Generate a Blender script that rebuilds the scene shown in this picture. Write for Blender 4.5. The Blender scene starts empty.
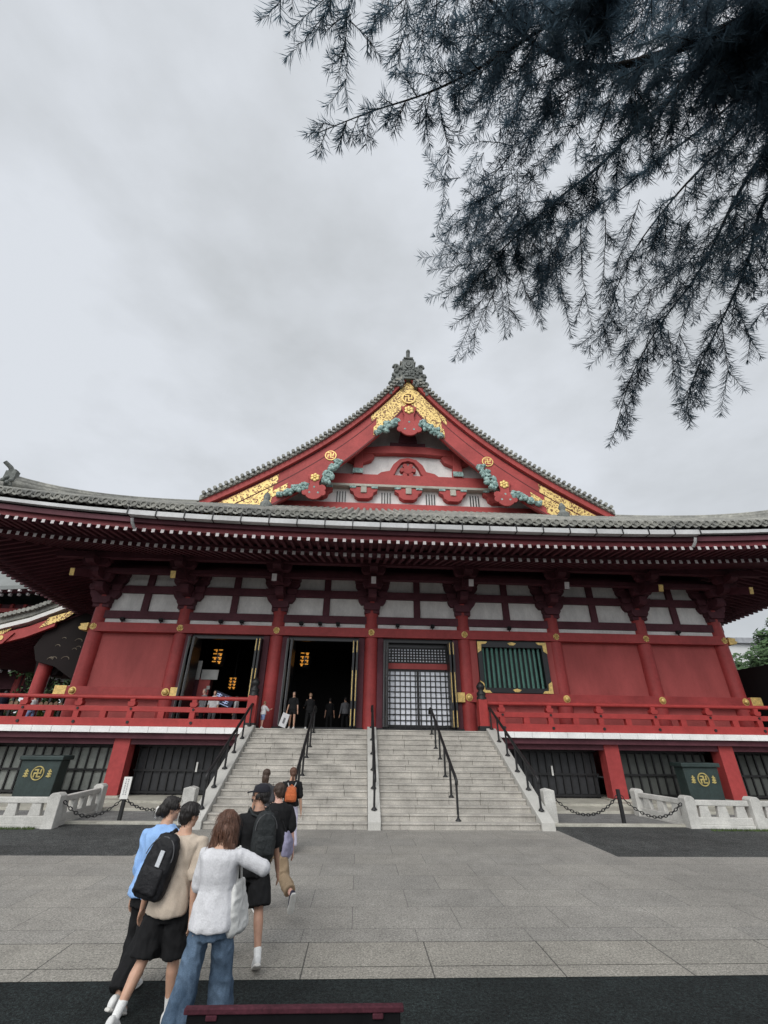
import bpy, bmesh, math, random
from mathutils import Vector, Matrix, Quaternion, noise
from math import sin, cos, pi, radians, sqrt
SC = bpy.context.scene
COL = SC.collection
XC = 2.861            # middle of the hall front
YW = 22.75            # plane of the front columns
HALF = 16.196         # half the column plan
YC = YW + HALF        # middle of the hall in depth
OV = 6.3              # roof overhang
rnd = random.Random(7)

# ------------------------------------------------------------------ materials
MATS = {}
def new_mat(name):
    m = bpy.data.materials.new(name); m.use_nodes = True
    nt = m.node_tree; b = nt.nodes['Principled BSDF']
    return m, nt, b
def N(nt, typ, **kw):
    n = nt.nodes.new(typ)
    for k, v in kw.items():
        if k.startswith('_'): setattr(n, k[1:], v)
        else: n.inputs[k.replace('__', ' ')].default_value = v
    return n
def ramp(nt, fac, stops):
    r = nt.nodes.new('ShaderNodeValToRGB'); e = r.color_ramp.elements
    while len(e) < len(stops): e.new(0.5)
    for el, (p, c) in zip(e, stops):
        el.position = p; el.color = (*c, 1) if len(c) == 3 else c
    nt.links.new(fac, r.inputs[0]); return r.outputs[0]
def mixc(nt, fac, a, b, blend='MIX'):
    m = nt.nodes.new('ShaderNodeMix'); m.data_type = 'RGBA'; m.blend_type = blend
    for s, v in ((0, fac), (6, a), (7, b)):
        if isinstance(v, (int, float)): m.inputs[s].default_value = v
        elif isinstance(v, tuple): m.inputs[s].default_value = (*v, 1) if len(v) == 3 else v
        else: nt.links.new(v, m.inputs[s])
    return m.outputs[2]
def coords(nt, scale=(1, 1, 1), kind='Object'):
    tc = nt.nodes.new('ShaderNodeTexCoord'); mp = nt.nodes.new('ShaderNodeMapping')
    mp.inputs['Scale'].default_value = scale
    nt.links.new(tc.outputs[kind], mp.inputs[0]); return mp.outputs[0]
def noise_t(nt, vec, scale, detail=4, rough=.6):
    n = nt.nodes.new('ShaderNodeTexNoise'); n.inputs['Scale'].default_value = scale
    n.inputs['Detail'].default_value = detail; n.inputs['Roughness'].default_value = rough
    nt.links.new(vec, n.inputs['Vector']); return n.outputs['Fac']
def bump(nt, b, h, strength=.3, dist=.02):
    bp = nt.nodes.new('ShaderNodeBump'); bp.inputs['Strength'].default_value = strength
    bp.inputs['Distance'].default_value = dist
    nt.links.new(h, bp.inputs['Height']); nt.links.new(bp.outputs[0], b.inputs['Normal'])
def mat(name, c, rough=.6, var=.25, vscale=1.5, fine=0, fscale=40, bmp=0, metal=0, scale=(1, 1, 1), spec=.5, c2=None, coat=0):
    """base colour with broad patchy variation (var), fine speckle and optional bump"""
    if name in MATS: return MATS[name]
    m, nt, b = new_mat(name)
    v = coords(nt, scale)
    n1 = noise_t(nt, v, vscale, 5, .65)
    d = tuple(x * (1 - var) for x in c); l = tuple(min(1, x * (1 + var * .7)) for x in c)
    if c2: l = c2
    col = ramp(nt, n1, [(.3, d), (.7, l)])
    if fine:
        n2 = noise_t(nt, v, fscale, 3, .7)
        g = ramp(nt, n2, [(.3, (1 - fine,) * 3), (.7, (1 + fine,) * 3)])
        col = mixc(nt, 1.0, col, g, 'MULTIPLY')
    nt.links.new(col, b.inputs['Base Color'])
    b.inputs['Roughness'].default_value = rough; b.inputs['Metallic'].default_value = metal
    b.inputs['Specular IOR Level'].default_value = spec
    if coat: b.inputs['Coat Weight'].default_value = coat
    if bmp:
        bump(nt, b, noise_t(nt, v, fscale if fine else vscale * 8, 4), bmp)
    MATS[name] = m; return m

RED = mat('red_lacquer', (.335, .050, .049), .5, .25, .5, .12, 6, .08, spec=.25)
REDP = mat('red_panel', (.37, .080, .076), .62, .26, .8, .07, 30, .05, scale=(1, 1, .35), spec=.2)
REDR = mat('red_railing', (.37, .047, .044), .5, .2, 1.2, .1, 12, .05, spec=.25)
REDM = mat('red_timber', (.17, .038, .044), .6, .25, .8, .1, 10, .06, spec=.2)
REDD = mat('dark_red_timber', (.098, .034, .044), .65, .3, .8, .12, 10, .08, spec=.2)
REDG = mat('gable_red', (.38, .068, .064), .6, .2, .7, .1, 9, .06, spec=.25)
GROOVE = mat('groove_dark', (.10, .014, .014), .7)
PLASTER = mat('white_plaster', (.74, .72, .70), .9, .22, .9, .07, 12, .05, scale=(1, 1, .5))
WHITE = mat('white_paint', (.70, .69, .66), .7, .1, 3, .06, 20)
TIPW = mat('rafter_tip_white', (.56, .52, .52), .7, .25, 2.2)
DECKW = mat('deck_edge_white', (.82, .81, .80), .7, .16, .9, .08, 16, .05)
BLACK = mat('black_lacquer', (.012, .012, .014), .35, .3, 2, spec=.4)
BLACKM = mat('black_iron', (.014, .014, .015), .5, .3, 6, .2, 60, .1, spec=.4)
LOUV = mat('dark_louvre', (.022, .023, .026), .6, .4, 2.5, .2, 9, .1)
PALE = mat('pale_board', (.23, .245, .225), .75, .25, 1.3, .15, 8, .1)
GUTTER = mat('gutter_metal', (.50, .50, .50), .55, .22, .7, .08, 9, .05)
GREEN = mat('green_slat', (.095, .225, .185), .55, .25, 1.5, .12, 12)
TANKM = mat('tank_bronze', (.026, .042, .040), .55, .35, 1.6, .2, 14, .15, spec=.4)
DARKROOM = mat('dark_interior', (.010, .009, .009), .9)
TEAL = mat('teal_carving', (.12, .29, .28), .7, .55, 6, .35, 14, .3, c2=(.42, .56, .52))
STEPST = mat('step_granite', (.395, .372, .335), .85, .34, 1.3, .22, 30, .15)
STRING = mat('stringer_granite', (.46, .45, .42), .8, .14, 1.1, .12, 45, .08)
BALST = mat('balustrade_stone', (.50, .49, .46), .85, .25, 1.6, .16, 30, .12)
LEDGE = mat('ledge_stone', (.40, .385, .33), .9, .25, 1.2, .2, 26, .12)
GRAVEL = mat('gravel_grey', (.17, .17, .165), .95, .3, 2, .55, 26, .5)
GRASSM = mat('grass_green', (.07, .11, .03), .9, .5, 5)
BARK = mat('bark', (.030, .024, .020), .95, .4, 8, .3, 40, .4)
NEEDLE = None
LEAF = mat('leaf_green', (.035, .085, .028), .75, .5, 1.2, .3, 9, c2=(.08, .15, .05))
LEAF2 = mat('leaf_yellow', (.14, .18, .03), .75, .5, 1.2, .3, 9)
TILE = mat('roof_tile', (.20, .202, .19), .75, .35, .8, .3, 7, .2, c2=(.33, .325, .285))
ORN = mat('ornament_tile', (.15, .16, .15), .8, .4, 3, .3, 12, .4)
GOLDP = mat('gold_plain', (.74, .52, .18), .42, .35, 7, .2, 30, .15, metal=.3)
GOLDO = mat('gold_old', (.42, .34, .12), .6, .4, 7)
BRONZE = mat('dull_bronze', (.20, .165, .12), .5, .3, 5, metal=.3)
LAMP = None

def gold_scroll():
    m, nt, b = new_mat('gold_scrollwork')
    v = coords(nt)
    vo = nt.nodes.new('ShaderNodeTexVoronoi'); vo.feature = 'SMOOTH_F1'; vo.inputs['Scale'].default_value = 5.5
    nd = nt.nodes.new('ShaderNodeTexNoise'); nd.inputs['Scale'].default_value = 2.2
    nt.links.new(v, nd.inputs['Vector'])
    add = nt.nodes.new('ShaderNodeVectorMath'); add.operation = 'MULTIPLY_ADD'
    nt.links.new(nd.outputs['Color'], add.inputs[0]); add.inputs[1].default_value = (.5, .5, .5); nt.links.new(v, add.inputs[2])
    nt.links.new(add.outputs[0], vo.inputs['Vector'])
    w = nt.nodes.new('ShaderNodeMath'); w.operation = 'SINE'
    mu = nt.nodes.new('ShaderNodeMath'); mu.operation = 'MULTIPLY'; mu.inputs[1].default_value = 15
    nt.links.new(vo.outputs['Distance'], mu.inputs[0]); nt.links.new(mu.outputs[0], w.inputs[0])
    ma = nt.nodes.new('ShaderNodeMath'); ma.operation = 'MULTIPLY_ADD'; ma.inputs[1].default_value = .5; ma.inputs[2].default_value = .5; nt.links.new(w.outputs[0], ma.inputs[0])
    f = ramp(nt, ma.outputs[0], [(.14, (0, 0, 0)), (.30, (1, 1, 1))])
    col = mixc(nt, f, (.17, .07, .03), (.80, .58, .21))
    nt.links.new(col, b.inputs['Base Color']); b.inputs['Roughness'].default_value = .45; b.inputs['Metallic'].default_value = .2
    bump(nt, b, f, .5, .03)
    return m
GOLD = gold_scroll()

def granite(name, base, sx, sy, joint=.010, off=.5, jd=.25):
    """flamed granite paving: fine speckle, broad stains, thin joints between slabs"""
    m, nt, b = new_mat(name)
    v = coords(nt)
    n1 = noise_t(nt, v, .35, 6, .65); n2 = noise_t(nt, v, 38, 2, .8); n3 = noise_t(nt, v, 110, 2, .8); n4 = noise_t(nt, v, 2.2, 4)
    col = ramp(nt, n1, [(.3, tuple(x * .8 for x in base)), (.72, tuple(x * 1.16 for x in base))])
    col = mixc(nt, 1, col, ramp(nt, n2, [(.3, (.55,) * 3), (.66, (1.4,) * 3)]), 'MULTIPLY')
    col = mixc(nt, 1, col, ramp(nt, n3, [(.3, (.55,) * 3), (.68, (1.45,) * 3)]), 'MULTIPLY')
    col = mixc(nt, 1, col, ramp(nt, n4, [(.3, (.9,) * 3), (.7, (1.08,) * 3)]), 'MULTIPLY')
    br = nt.nodes.new('ShaderNodeTexBrick'); br.offset = off
    br.inputs['Scale'].default_value = 1; br.inputs['Brick Width'].default_value = sx; br.inputs['Row Height'].default_value = sy
    br.inputs['Mortar Size'].default_value = joint; br.inputs['Mortar Smooth'].default_value = .3
    br.inputs['Color1'].default_value = (.93, .93, .93, 1); br.inputs['Color2'].default_value = (1.06, 1.05, 1.03, 1); br.inputs['Mortar'].default_value = (jd, jd, jd, 1)
    nt.links.new(v, br.inputs['Vector'])
    col = mixc(nt, 1, col, br.outputs['Color'], 'MULTIPLY')
    nt.links.new(col, b.inputs['Base Color']); b.inputs['Roughness'].default_value = .88
    bump(nt, b, n3, .35, .01)
    return m
PAVE = granite('granite_paving', (.240, .229, .209), 1.55, .9, .007, .43, .50)
PAVEB = granite('granite_border', (.245, .232, .205), 1.5, 3.0, .010, .37, .3)
def asphalt(name, base):
    m, nt, b = new_mat(name); v = coords(nt)
    n1 = noise_t(nt, v, .45, 6, .7); n2 = noise_t(nt, v, 26, 3, .85); n3 = noise_t(nt, v, 75, 2, .8); n4 = noise_t(nt, v, 3.2, 5, .7)
    col = ramp(nt, n1, [(.3, tuple(x*.65 for x in base)), (.7, tuple(x*1.4 for x in base))])
    col = mixc(nt, 1, col, ramp(nt, n4, [(.35, (.75,)*3), (.65, (1.25,)*3)]), 'MULTIPLY')
    col = mixc(nt, 1, col, ramp(nt, n2, [(.38, (.25,)*3), (.62, (1.9,)*3)]), 'MULTIPLY')
    col = mixc(nt, 1, col, ramp(nt, n3, [(.4, (.4,)*3), (.72, (2.6,)*3)]), 'MULTIPLY')
    nt.links.new(col, b.inputs['Base Color']); b.inputs['Roughness'].default_value = .85; b.inputs['Specular IOR Level'].default_value = .25
    bump(nt, b, n2, .8, .02); return m
ASPH = asphalt('asphalt_dark', (.010, .0135, .0135))
ASPH2 = asphalt('asphalt_grey', (.046, .048, .047))

# ------------------------------------------------------------------ mesh helpers
def wloc(o):
    v = Vector((0, 0, 0))
    while o is not None: v += Vector(o.location); o = o.parent
    return v
class MB:
    def __init__(s): s.v = []; s.f = []; s.m = []; s.sm = []; s.mats = []
    def mi(s, m):
        if m not in s.mats: s.mats.append(m)
        return s.mats.index(m)
    def add(s, vs, fs, m, smooth=False):
        o = len(s.v); k = s.mi(m); s.v += [tuple(p) for p in vs]
        for f in fs: s.f.append(tuple(i + o for i in f)); s.m.append(k); s.sm.append(smooth)
    def box(s, x0, x1, y0, y1, z0, z1, m):
        s.add([(x0,y0,z0),(x1,y0,z0),(x1,y1,z0),(x0,y1,z0),(x0,y0,z1),(x1,y0,z1),(x1,y1,z1),(x0,y1,z1)],
              [(0,3,2,1),(4,5,6,7),(0,1,5,4),(1,2,6,5),(2,3,7,6),(3,0,4,7)], m)
    def obox(s, c, ax, ay, az, m):
        c = Vector(c); ax, ay, az = Vector(ax), Vector(ay), Vector(az)
        vs = [c + a*ax + b*ay + d*az for d in (-1, 1) for a, b in ((-1,-1),(1,-1),(1,1),(-1,1))]
        s.add(vs, [(0,3,2,1),(4,5,6,7),(0,1,5,4),(1,2,6,5),(2,3,7,6),(3,0,4,7)], m)
    def prism(s, pts, lo, hi, m, axis='y'):
        """polygon in the plane across axis, extruded lo..hi"""
        n = len(pts)
        def P(a, b, c): return {'y': (a, c, b), 'x': (c, a, b), 'z': (a, b, c)}[axis]
        vs = [P(a, b, lo) for a, b in pts] + [P(a, b, hi) for a, b in pts]
        s.add(vs, [tuple(range(n)), tuple(range(2*n-1, n-1, -1))] + [(i, (i+1) % n, n+(i+1) % n, n+i) for i in range(n)], m)
    def tube(s, pts, r, m, seg=10, caps=True, smooth=True):
        pts = [Vector(p) for p in pts]; n = len(pts)
        rs = r if isinstance(r, (list, tuple)) else [r]*n
        t0 = (pts[1]-pts[0]).normalized()
        ref = Vector((0,0,1)) if abs(t0.z) < .9 else Vector((1,0,0))
        u = t0.cross(ref).normalized(); vs = []
        for i, p in enumerate(pts):
            t = (pts[min(i+1, n-1)] - pts[max(i-1, 0)])
            if t.length < 1e-9: t = t0
            t.normalize(); u = (u - t*u.dot(t)).normalized(); w = t.cross(u)
            for k in range(seg):
                a = 2*pi*k/seg; vs.append(p + (u*cos(a) + w*sin(a))*rs[i])
        fs = [(i*seg+k, i*seg+(k+1) % seg, (i+1)*seg+(k+1) % seg, (i+1)*seg+k) for i in range(n-1) for k in range(seg)]
        s.add(vs, fs, m, smooth)
        if caps:
            s.add(vs[:seg], [tuple(range(seg))[::-1]], m); s.add(vs[-seg:], [tuple(range(seg))], m)
    def lathe(s, c, prof, m, seg=16, smooth=True):
        c = Vector(c); vs = [c + Vector((r*cos(2*pi*k/seg), r*sin(2*pi*k/seg), z)) for r, z in prof for k in range(seg)]
        n = len(prof)
        s.add(vs, [(i*seg+k, i*seg+(k+1) % seg, (i+1)*seg+(k+1) % seg, (i+1)*seg+k) for i in range(n-1) for k in range(seg)], m, smooth)
        s.add(vs[:seg], [tuple(range(seg))[::-1]], m); s.add(vs[-seg:], [tuple(range(seg))], m)
    def disc(s, c, r, y0, y1, m, seg=24):
        """disc facing -y"""
        s.prism([(c[0]+r*cos(2*pi*k/seg), c[1]+r*sin(2*pi*k/seg)) for k in range(seg)], y0, y1, m)
    def ring(s, c, r0, r1, y0, y1, m, seg=28):
        for k in range(seg):
            a, b = 2*pi*k/seg, 2*pi*(k+1)/seg
            s.prism([(c[0]+r0*cos(a), c[1]+r0*sin(a)), (c[0]+r1*cos(a), c[1]+r1*sin(a)), (c[0]+r1*cos(b), c[1]+r1*sin(b)), (c[0]+r0*cos(b), c[1]+r0*sin(b))], y0, y1, m)
    def ball(s, c, r, m, seg=12, rg=8):
        rx, ry, rz = r if isinstance(r, (tuple, list)) else (r, r, r)
        vs = []; fs = []
        for i in range(rg+1):
            t = pi*i/rg
            for k in range(seg):
                a = 2*pi*k/seg
                vs.append((c[0]+rx*sin(t)*cos(a), c[1]+ry*sin(t)*sin(a), c[2]-rz*cos(t)))
        for i in range(rg):
            for k in range(seg): fs.append((i*seg+k, i*seg+(k+1) % seg, (i+1)*seg+(k+1) % seg, (i+1)*seg+k))
        s.add(vs, fs, m, True)
    def manji(s, c, h, w, y0, y1, m, slant=0.0):
        """the temple emblem on gold medallions: a cross whose arms turn back to the left"""
        def b(x0, x1, z0, z1, e=0):
            s.prism([(c[0]+x0, c[1]+z0), (c[0]+x1, c[1]+z0), (c[0]+x1, c[1]+z1), (c[0]+x0, c[1]+z1)], y0-e, y1, m)
        w2 = w/2
        b(-w2, w2, -h, h); b(-h, -w2, -w2, w2, 0); b(w2, h, -w2, w2, 0)
        b(-h, -w2, h-w, h); b(w2, h, -h, -h+w)           # top arm to the left, bottom arm to the right
        b(-h, -h+w, -h, -w2); b(h-w, h, w2, h)           # left arm down, right arm up
    def build(s, name, parent=None, bevel=0, local=False):
        me = bpy.data.meshes.new(name)
        off = Vector((0,0,0)) if local or parent is None else wloc(parent)
        me.from_pydata([(x-off.x, y-off.y, z-off.z) for x, y, z in s.v], [], s.f)
        for m in s.mats: me.materials.append(m)
        me.polygons.foreach_set('material_index', s.m)
        me.polygons.foreach_set('use_smooth', s.sm)
        me.update()
        bm = bmesh.new(); bm.from_mesh(me); bmesh.ops.recalc_face_normals(bm, faces=bm.faces); bm.to_mesh(me); bm.free()
        o = bpy.data.objects.new(name, me); COL.objects.link(o)
        if parent is not None: o.parent = parent
        if bevel:
            b = o.modifiers.new('bevel', 'BEVEL'); b.width = bevel; b.segments = 2; b.limit_method = 'ANGLE'; b.angle_limit = radians(40)
        return o
def tag(o, label=None, cat=None, group=None, kind=None):
    if label: o['label'] = label
    if cat: o['category'] = cat
    if group: o['group'] = group
    if kind: o['kind'] = kind
    return o
def empty(name, loc, label, cat, group=None, rz=0):
    o = bpy.data.objects.new(name, None); COL.objects.link(o); o.location = loc; o.rotation_euler.z = rz
    o.empty_display_size = .2
    return tag(o, label, cat, group)
def kids(o): return [c for c in bpy.data.objects if c.parent == o]
def copy_tree(o, parent=None, loc=None):
    c = o.copy(); COL.objects.link(c)
    if parent is not None: c.parent = parent
    if loc is not None: c.location = loc
    for ch in kids(o): copy_tree(ch, c)
    return c

def needle_mat():
    m, nt, b = new_mat('cedar_needle'); v = coords(nt); n = noise_t(nt, v, 1.3, 4)
    nt.links.new(ramp(nt, n, [(.3, (.055, .080, .105)), (.7, (.085, .125, .130))]), b.inputs['Base Color']); b.inputs['Roughness'].default_value = .8; b.inputs['Specular IOR Level'].default_value = .2
    t = nt.nodes.new('ShaderNodeBsdfTranslucent'); t.inputs['Color'].default_value = (.10, .155, .20, 1)
    mx = nt.nodes.new('ShaderNodeMixShader'); mx.inputs[0].default_value = .55; out = nt.nodes['Material Output']
    nt.links.new(b.outputs[0], mx.inputs[1]); nt.links.new(t.outputs[0], mx.inputs[2]); nt.links.new(mx.outputs[0], out.inputs['Surface']); return m
NEEDLE = needle_mat()
# ------------------------------------------------------------------ the setting: ground
def sheet(name, pts, z, m, label=None):
    b = MB(); b.add([(x, y, z) for x, y in pts], [tuple(range(len(pts)))], m)
    return tag(b.build(name), label, None, None, 'structure')
sheet('ground', [(-400,-300),(400,-300),(400,600),(-400,600)], 0, ASPH)
sheet('paved_court', [(-60,7.652),(60,7.652),(60,12.4),(6.15,12.4),(6.08,15.72),(-4.95,15.72),(-4.95,12.4),(-60,12.4)], .004, PAVE)
sheet('paved_border', [(-60,6.955),(60,6.955),(60,7.64),(-60,7.64)], .004, PAVEB)
sheet('paved_edge', [(-60,6.66),(60,6.66),(60,6.943),(-60,6.943)], .004, PAVEB)
sheet('asphalt_strip_beside_steps', [(-60,12.4),(-4.95,12.4),(-4.95,16.4),(-60,16.4)], .004, ASPH2)
sheet('asphalt_strip_beside_court', [(6.15,12.4),(60,12.4),(60,16.4),(6.08,16.4),(6.08,15.72)], .004, ASPH2)
def kerb(name, x0, x1, y0, y1, z1, m):
    b = MB(); b.box(x0, x1, y0, y1, -.1, z1, m); return tag(b.build(name, bevel=.012), kind='structure')
for x0, x1 in ((-60, -5.02), (6.12, 60)):
    kerb('kerb', x0, x1, 16.4, 16.62, .07, LEDGE)
    tag(sheet('gravel_bed', [(x0,16.62),(x1,16.62),(x1,19.0),(x0,19.0)], .03, GRAVEL), kind='structure')
    kerb('stone_ledge', x0, x1, 19.0, 20.4, .11, LEDGE)
    kerb('plinth_ledge', x0, x1, 20.4, 24, .19, LEDGE)
# grass behind the balustrades
for x0, x1 in ((-30, -9.1), (10.95, 30)):
    b = MB(); r = random.Random(3)
    for i in range(2600):
        x = r.uniform(x0 if x0 > -16 else -16, x1 if x1 < 19 else 19); y = r.uniform(15.45, 15.62) + (.25 if x0 > 0 else 0)
        h = r.uniform(.03, .09); a = r.uniform(0, pi)
        b.add([(x-.008*cos(a), y-.008*sin(a), 0), (x+.008*cos(a), y+.008*sin(a), 0), (x+r.uniform(-.03,.03), y+r.uniform(-.03,.03), h)], [(0,1,2)], GRASSM)
    tag(b.build('grass_edge'), 'thin line of grass growing at the foot of the stone balustrade', 'grass', None, 'stuff')

# ------------------------------------------------------------------ the temple hall
HALL = empty('temple_hall', (XC, YW, 0), 'large red temple hall with a gabled tiled roof, gold fittings and a raised veranda', 'temple')
COLX = [XC + d for d in (-16.196, -11.965, -7.179, -2.393, 2.393, 7.179, 11.965, 16.196)]
DECK = 2.756
TIPZ = 9.5           # tip of the flying rafters at mid front
ETILE = 10.80        # top of the eave tiles
RMAX = HALF + OV
def rise(t): return 1.25*abs(t/RMAX)**3
def roof_z(s, t): return ETILE + rise(t)*max(0, 1-s/10) + .562*s + 7.2e-7*s**5
def face(k, t, s, z):
    """side k of the square roof (0 = the front): t along it, s inwards from the eave"""
    a, b = t, -(RMAX - s)
    for _ in range(k): a, b = -b, a
    return (XC + a, YC + b, z)

# interior shell
b = MB()
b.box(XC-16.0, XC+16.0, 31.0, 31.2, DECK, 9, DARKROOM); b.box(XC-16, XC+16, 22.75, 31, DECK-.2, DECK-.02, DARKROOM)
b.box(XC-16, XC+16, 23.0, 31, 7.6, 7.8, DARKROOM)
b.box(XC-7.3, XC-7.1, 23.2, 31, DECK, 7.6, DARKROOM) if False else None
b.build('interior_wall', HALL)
b = MB()
for sx in (-1, 1): b.box(XC+sx*16.1-.1, XC+sx*16.1+.1, 23.1, YC+HALF, .1, 11.6, REDP)
b.box(XC-16, XC+16, YC+HALF-.1, YC+HALF+.1, .1, 11.6, REDP)
b.build('outer_wall', HALL)

# columns: shaft and base stone
def column(x, y=YW):
    b = MB(); pr = [(.37, DECK-.02), (.37, 6.2), (.36, 8.0), (.35, 9.1)]
    b.lathe((x, y, 0), pr, RED, 28)
    return b.build('column', HALL)
for x in COLX: column(x)
# long beams of the front wall (z0, z1, front depth, material)
X0, X1 = COLX[0], COLX[-1]
def beam(z0, z1, yf, m, ext=.0, name='beam', x0=None, x1=None):
    b = MB(); b.box((X0 if x0 is None else x0)-ext, (X1 if x1 is None else x1)+ext, yf, YW+.15, z0, z1, m); return b.build(name, HALL, bevel=.012)
main_beam = beam(6.97, 7.42, 22.34, RED, 0, 'head_beam')
beam(7.66, 8.05, 22.5, REDD, .3)
b = MB(); b.box(X0-.3, X1+.3, 22.86, 22.95, 10.4, 11.6, REDD); b.build('upper_wall', HALL)
beam(9.0, 9.39, 22.5, REDD, .3)
beam(10.04, 10.5, 22.45, REDD, .3)
for side, x in ((-1, X0), (1, X1)):                       # beam noses past the corner columns
    b = MB(); xx = x + side*.42
    b.prism([(x+side*.3, 7.0), (x+side*.66, 7.04), (x+side*.76, 7.16), (x+side*.64, 7.24), (x+side*.72, 7.33), (x+side*.3, 7.40)], 22.40, 22.9, GOLDP)
    b.build('beam_nose', HALL, bevel=.02)
# bosses on the head beam and on the sill beam
for i, x in enumerate(COLX):
    b = MB(); b.disc((x, 7.2), .16, 22.335, 22.36, GOLD, 20)
    for k in range(6): b.ball((x+.095*cos(k*pi/3), 22.325, 7.2+.095*sin(k*pi/3)), (.05, .03, .05), GOLDP, 8, 5)
    b.ball((x, 22.315, 7.2), (.05, .045, .05), GOLDP, 8, 6)
    b.build('boss', HALL)
# bay fillings -------------------------------------------------------
def panel(x0, x1, z0, z1, y, m, name='wall_panel', y1=None):
    b = MB(); b.box(x0, x1, y, (y+.08) if y1 is None else y1, z0, z1, m); return b.build(name, HALL)
plain = (0, 5, 6)
for i in range(7):
    xl, xr = COLX[i], COLX[i+1]
    if i in plain:
        panel(xl+.2, xr-.2, 4.4, 6.99, 22.72, REDP)
    if i in plain or i == 4:
        panel(xl+.1, xr-.1, DECK, 4.03, 22.74, REDP, 'lower_panel')
        b = MB(); b.box(xl if i else xl-.35, xr if i < 6 else xr+.35, 22.34, 22.9, 4.02, 4.43, RED); b.build('sill_beam', HALL, bevel=.015)
    # white strip and two rows of plaster under the eaves
    panel(xl, xr, 7.4, 7.85, 22.60, PLASTER, 'plaster_strip', 22.9)
    panel(xl, xr, 8.0, 9.03, 22.70, PLASTER, 'plaster_panel', 22.9)
    panel(xl, xr, 9.36, 10.08, 22.70, PLASTER, 'plaster_panel', 22.9)
    xm = (xl+xr)/2
    b = MB(); b.box(xm-.17, xm+.17, 22.55, 22.72, 8.03, 9.02, REDD); b.box(xm-.17, xm+.17, 22.55, 22.72, 9.37, 10.06, REDD); b.build('strut', HALL, bevel=.015)
sill_balls = [0, 4, 5, 6, 7, 1]
for i in sill_balls:
    x = COLX[i]; b = MB(); b.ball((x, 22.30, 4.23), (.13, .10, .13), GOLDP, 16, 10); b.disc((x, 4.23), .17, 22.325, 22.35, GOLDP, 20); b.build('sill_ball', HALL)
for x0, x1 in ((X0-.85, X0-.30), (COLX[1]+.2, COLX[1]+.6), (COLX[4]-.62, COLX[4]-.2), (X1+.30, X1+.85)):
    b = MB(); b.box(x0, x1, 22.32, 22.92, 4.005, 4.445, GOLDP); b.build('gold_plate', HALL, bevel=.02)
# end of the sill beam beside the doors is closed by a short red wall
# folding doors of the two open bays and of the lattice bay
def leaf(x, z0, z1, y0, y1, side):
    """an opened leaf standing edge-on at the jamb, black with gold fittings"""
    b = MB(); b.box(x-.05, x+.05, y0, y1, z0, z1, BLACK)
    for zz in (z0+.35, z0+1.35, z0+2.2, z1-.5): b.box(x-.07, x+.07, y0+.04, y1-.04, zz, zz+.1, BLACK)
    d = b.build('folding_door', HALL, bevel=.008)
    g = MB(); xs = x + side*.056; zc = (z0+z1)/2 - .1
    for pts in ([(y0+.02, zc-.75), (y0+.30, zc), (y0+.02, zc+.75)], [(y0+.02, z0+.04), (y0+.4, z0+.04), (y0+.02, z0+.7)], [(y0+.02, z1-.04), (y0+.4, z1-.04), (y0+.02, z1-.6)]):
        g.prism(pts, min(xs, x), max(xs, x), BRONZE, 'x')
    if side < 0:
        for za, zb in ((z0+.05, z0+.75), (zc-.75, zc+.6), (z1-.62, z1-.05)): g.box(x-.03, x+.0, y0-.012, y0+.0, za, zb, GOLDP)
    else: g.box(x-.05, x-.03, y0-.012, y0+.0, z0+.02, z1-.02, mat('edge_grey', (.16, .16, .16), .5))
    g.build('gold_fitting', d)
    return d
DZ0, DZ1 = DECK+.12, 6.95
for i in (1, 2, 3):
    xl, xr = COLX[i], COLX[i+1]
    for xa in (xl+.33, xr-.62): b = MB(); b.box(xa, xa+.29, 22.5, 22.8, DECK, DZ1, REDD); b.build('door_jamb', HALL, bevel=.01)
    b = MB(); b.box(xl+.3, xr-.3, 22.45, 23.1, DECK-.01, DECK+.1, BLACK); b.box(xl+.62, xr-.62, 22.62, 22.9, 6.78, 6.97, BLACK); b.build('door_frame', HALL)
    if i < 3:
        leaf(xl+.68, DZ0, 6.78, 22.05, 23.4, 1); leaf(xl+.86, DZ0, 6.78, 22.15, 23.3, 1)
        leaf(xr-.68, DZ0, 6.78, 22.05, 23.4, -1); leaf(xr-.86, DZ0, 6.78, 22.15, 23.3, -1)
    else:
        leaf(xl+.68, DZ0, 6.78, 22.2, 22.95, 1); leaf(xr-.68, DZ0, 6.78, 22.05, 23.3, -1)
        leaf(xl+.82, DZ0, 6.78, 22.3, 22.95, 1); leaf(xr-.84, DZ0, 6.78, 22.15, 22.95, -1)
# the lattice doors with white paper, and the fine lattice above
L0, L1 = COLX[3]+.75, COLX[4]-.75
b = MB(); b.box(L0, L1, 23.02, 23.05, DECK+.2, 5.5, mat('shoji_paper', (.84, .86, .92), .9, .12, 1.4)); b.box(L0, L1, 23.02, 23.05, 5.86, 6.56, MATS['shoji_paper'])
paper = b.build('lattice_door', HALL)
b = MB(); LB = .03
n = 13
for k in range(n+1):
    x = L0 + (L1-L0)*k/n; w = .02 if k not in (0, n) else .06
    b.box(x-w, x+w, 22.95, 23.015, DECK+.1, 5.52, BLACKM)
xm = (L0+L1)/2; b.box(xm-.05, xm+.05, 22.93, 23.012, DECK+.1, 5.52, BLACKM)
for k in range(11):
    z = DECK+.2 + (5.5-DECK-.2)*k/10; w = .02 if k not in (0, 10) else .06
    b.box(L0, L1, 22.96, 23.01, z-w, z+w, BLACKM)
b.build('lattice', paper)
b = MB()
for k in range(22): x = L0 + (L1-L0)*k/21; b.box(x-.032, x+.032, 22.95, 23.015, 5.84, 6.58, BLACKM)
for k in range(6): z = 5.88+.136*k; b.box(L0, L1, 22.96, 23.01, z-.03, z+.03, BLACKM)
b.build('transom_lattice', paper)
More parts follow.
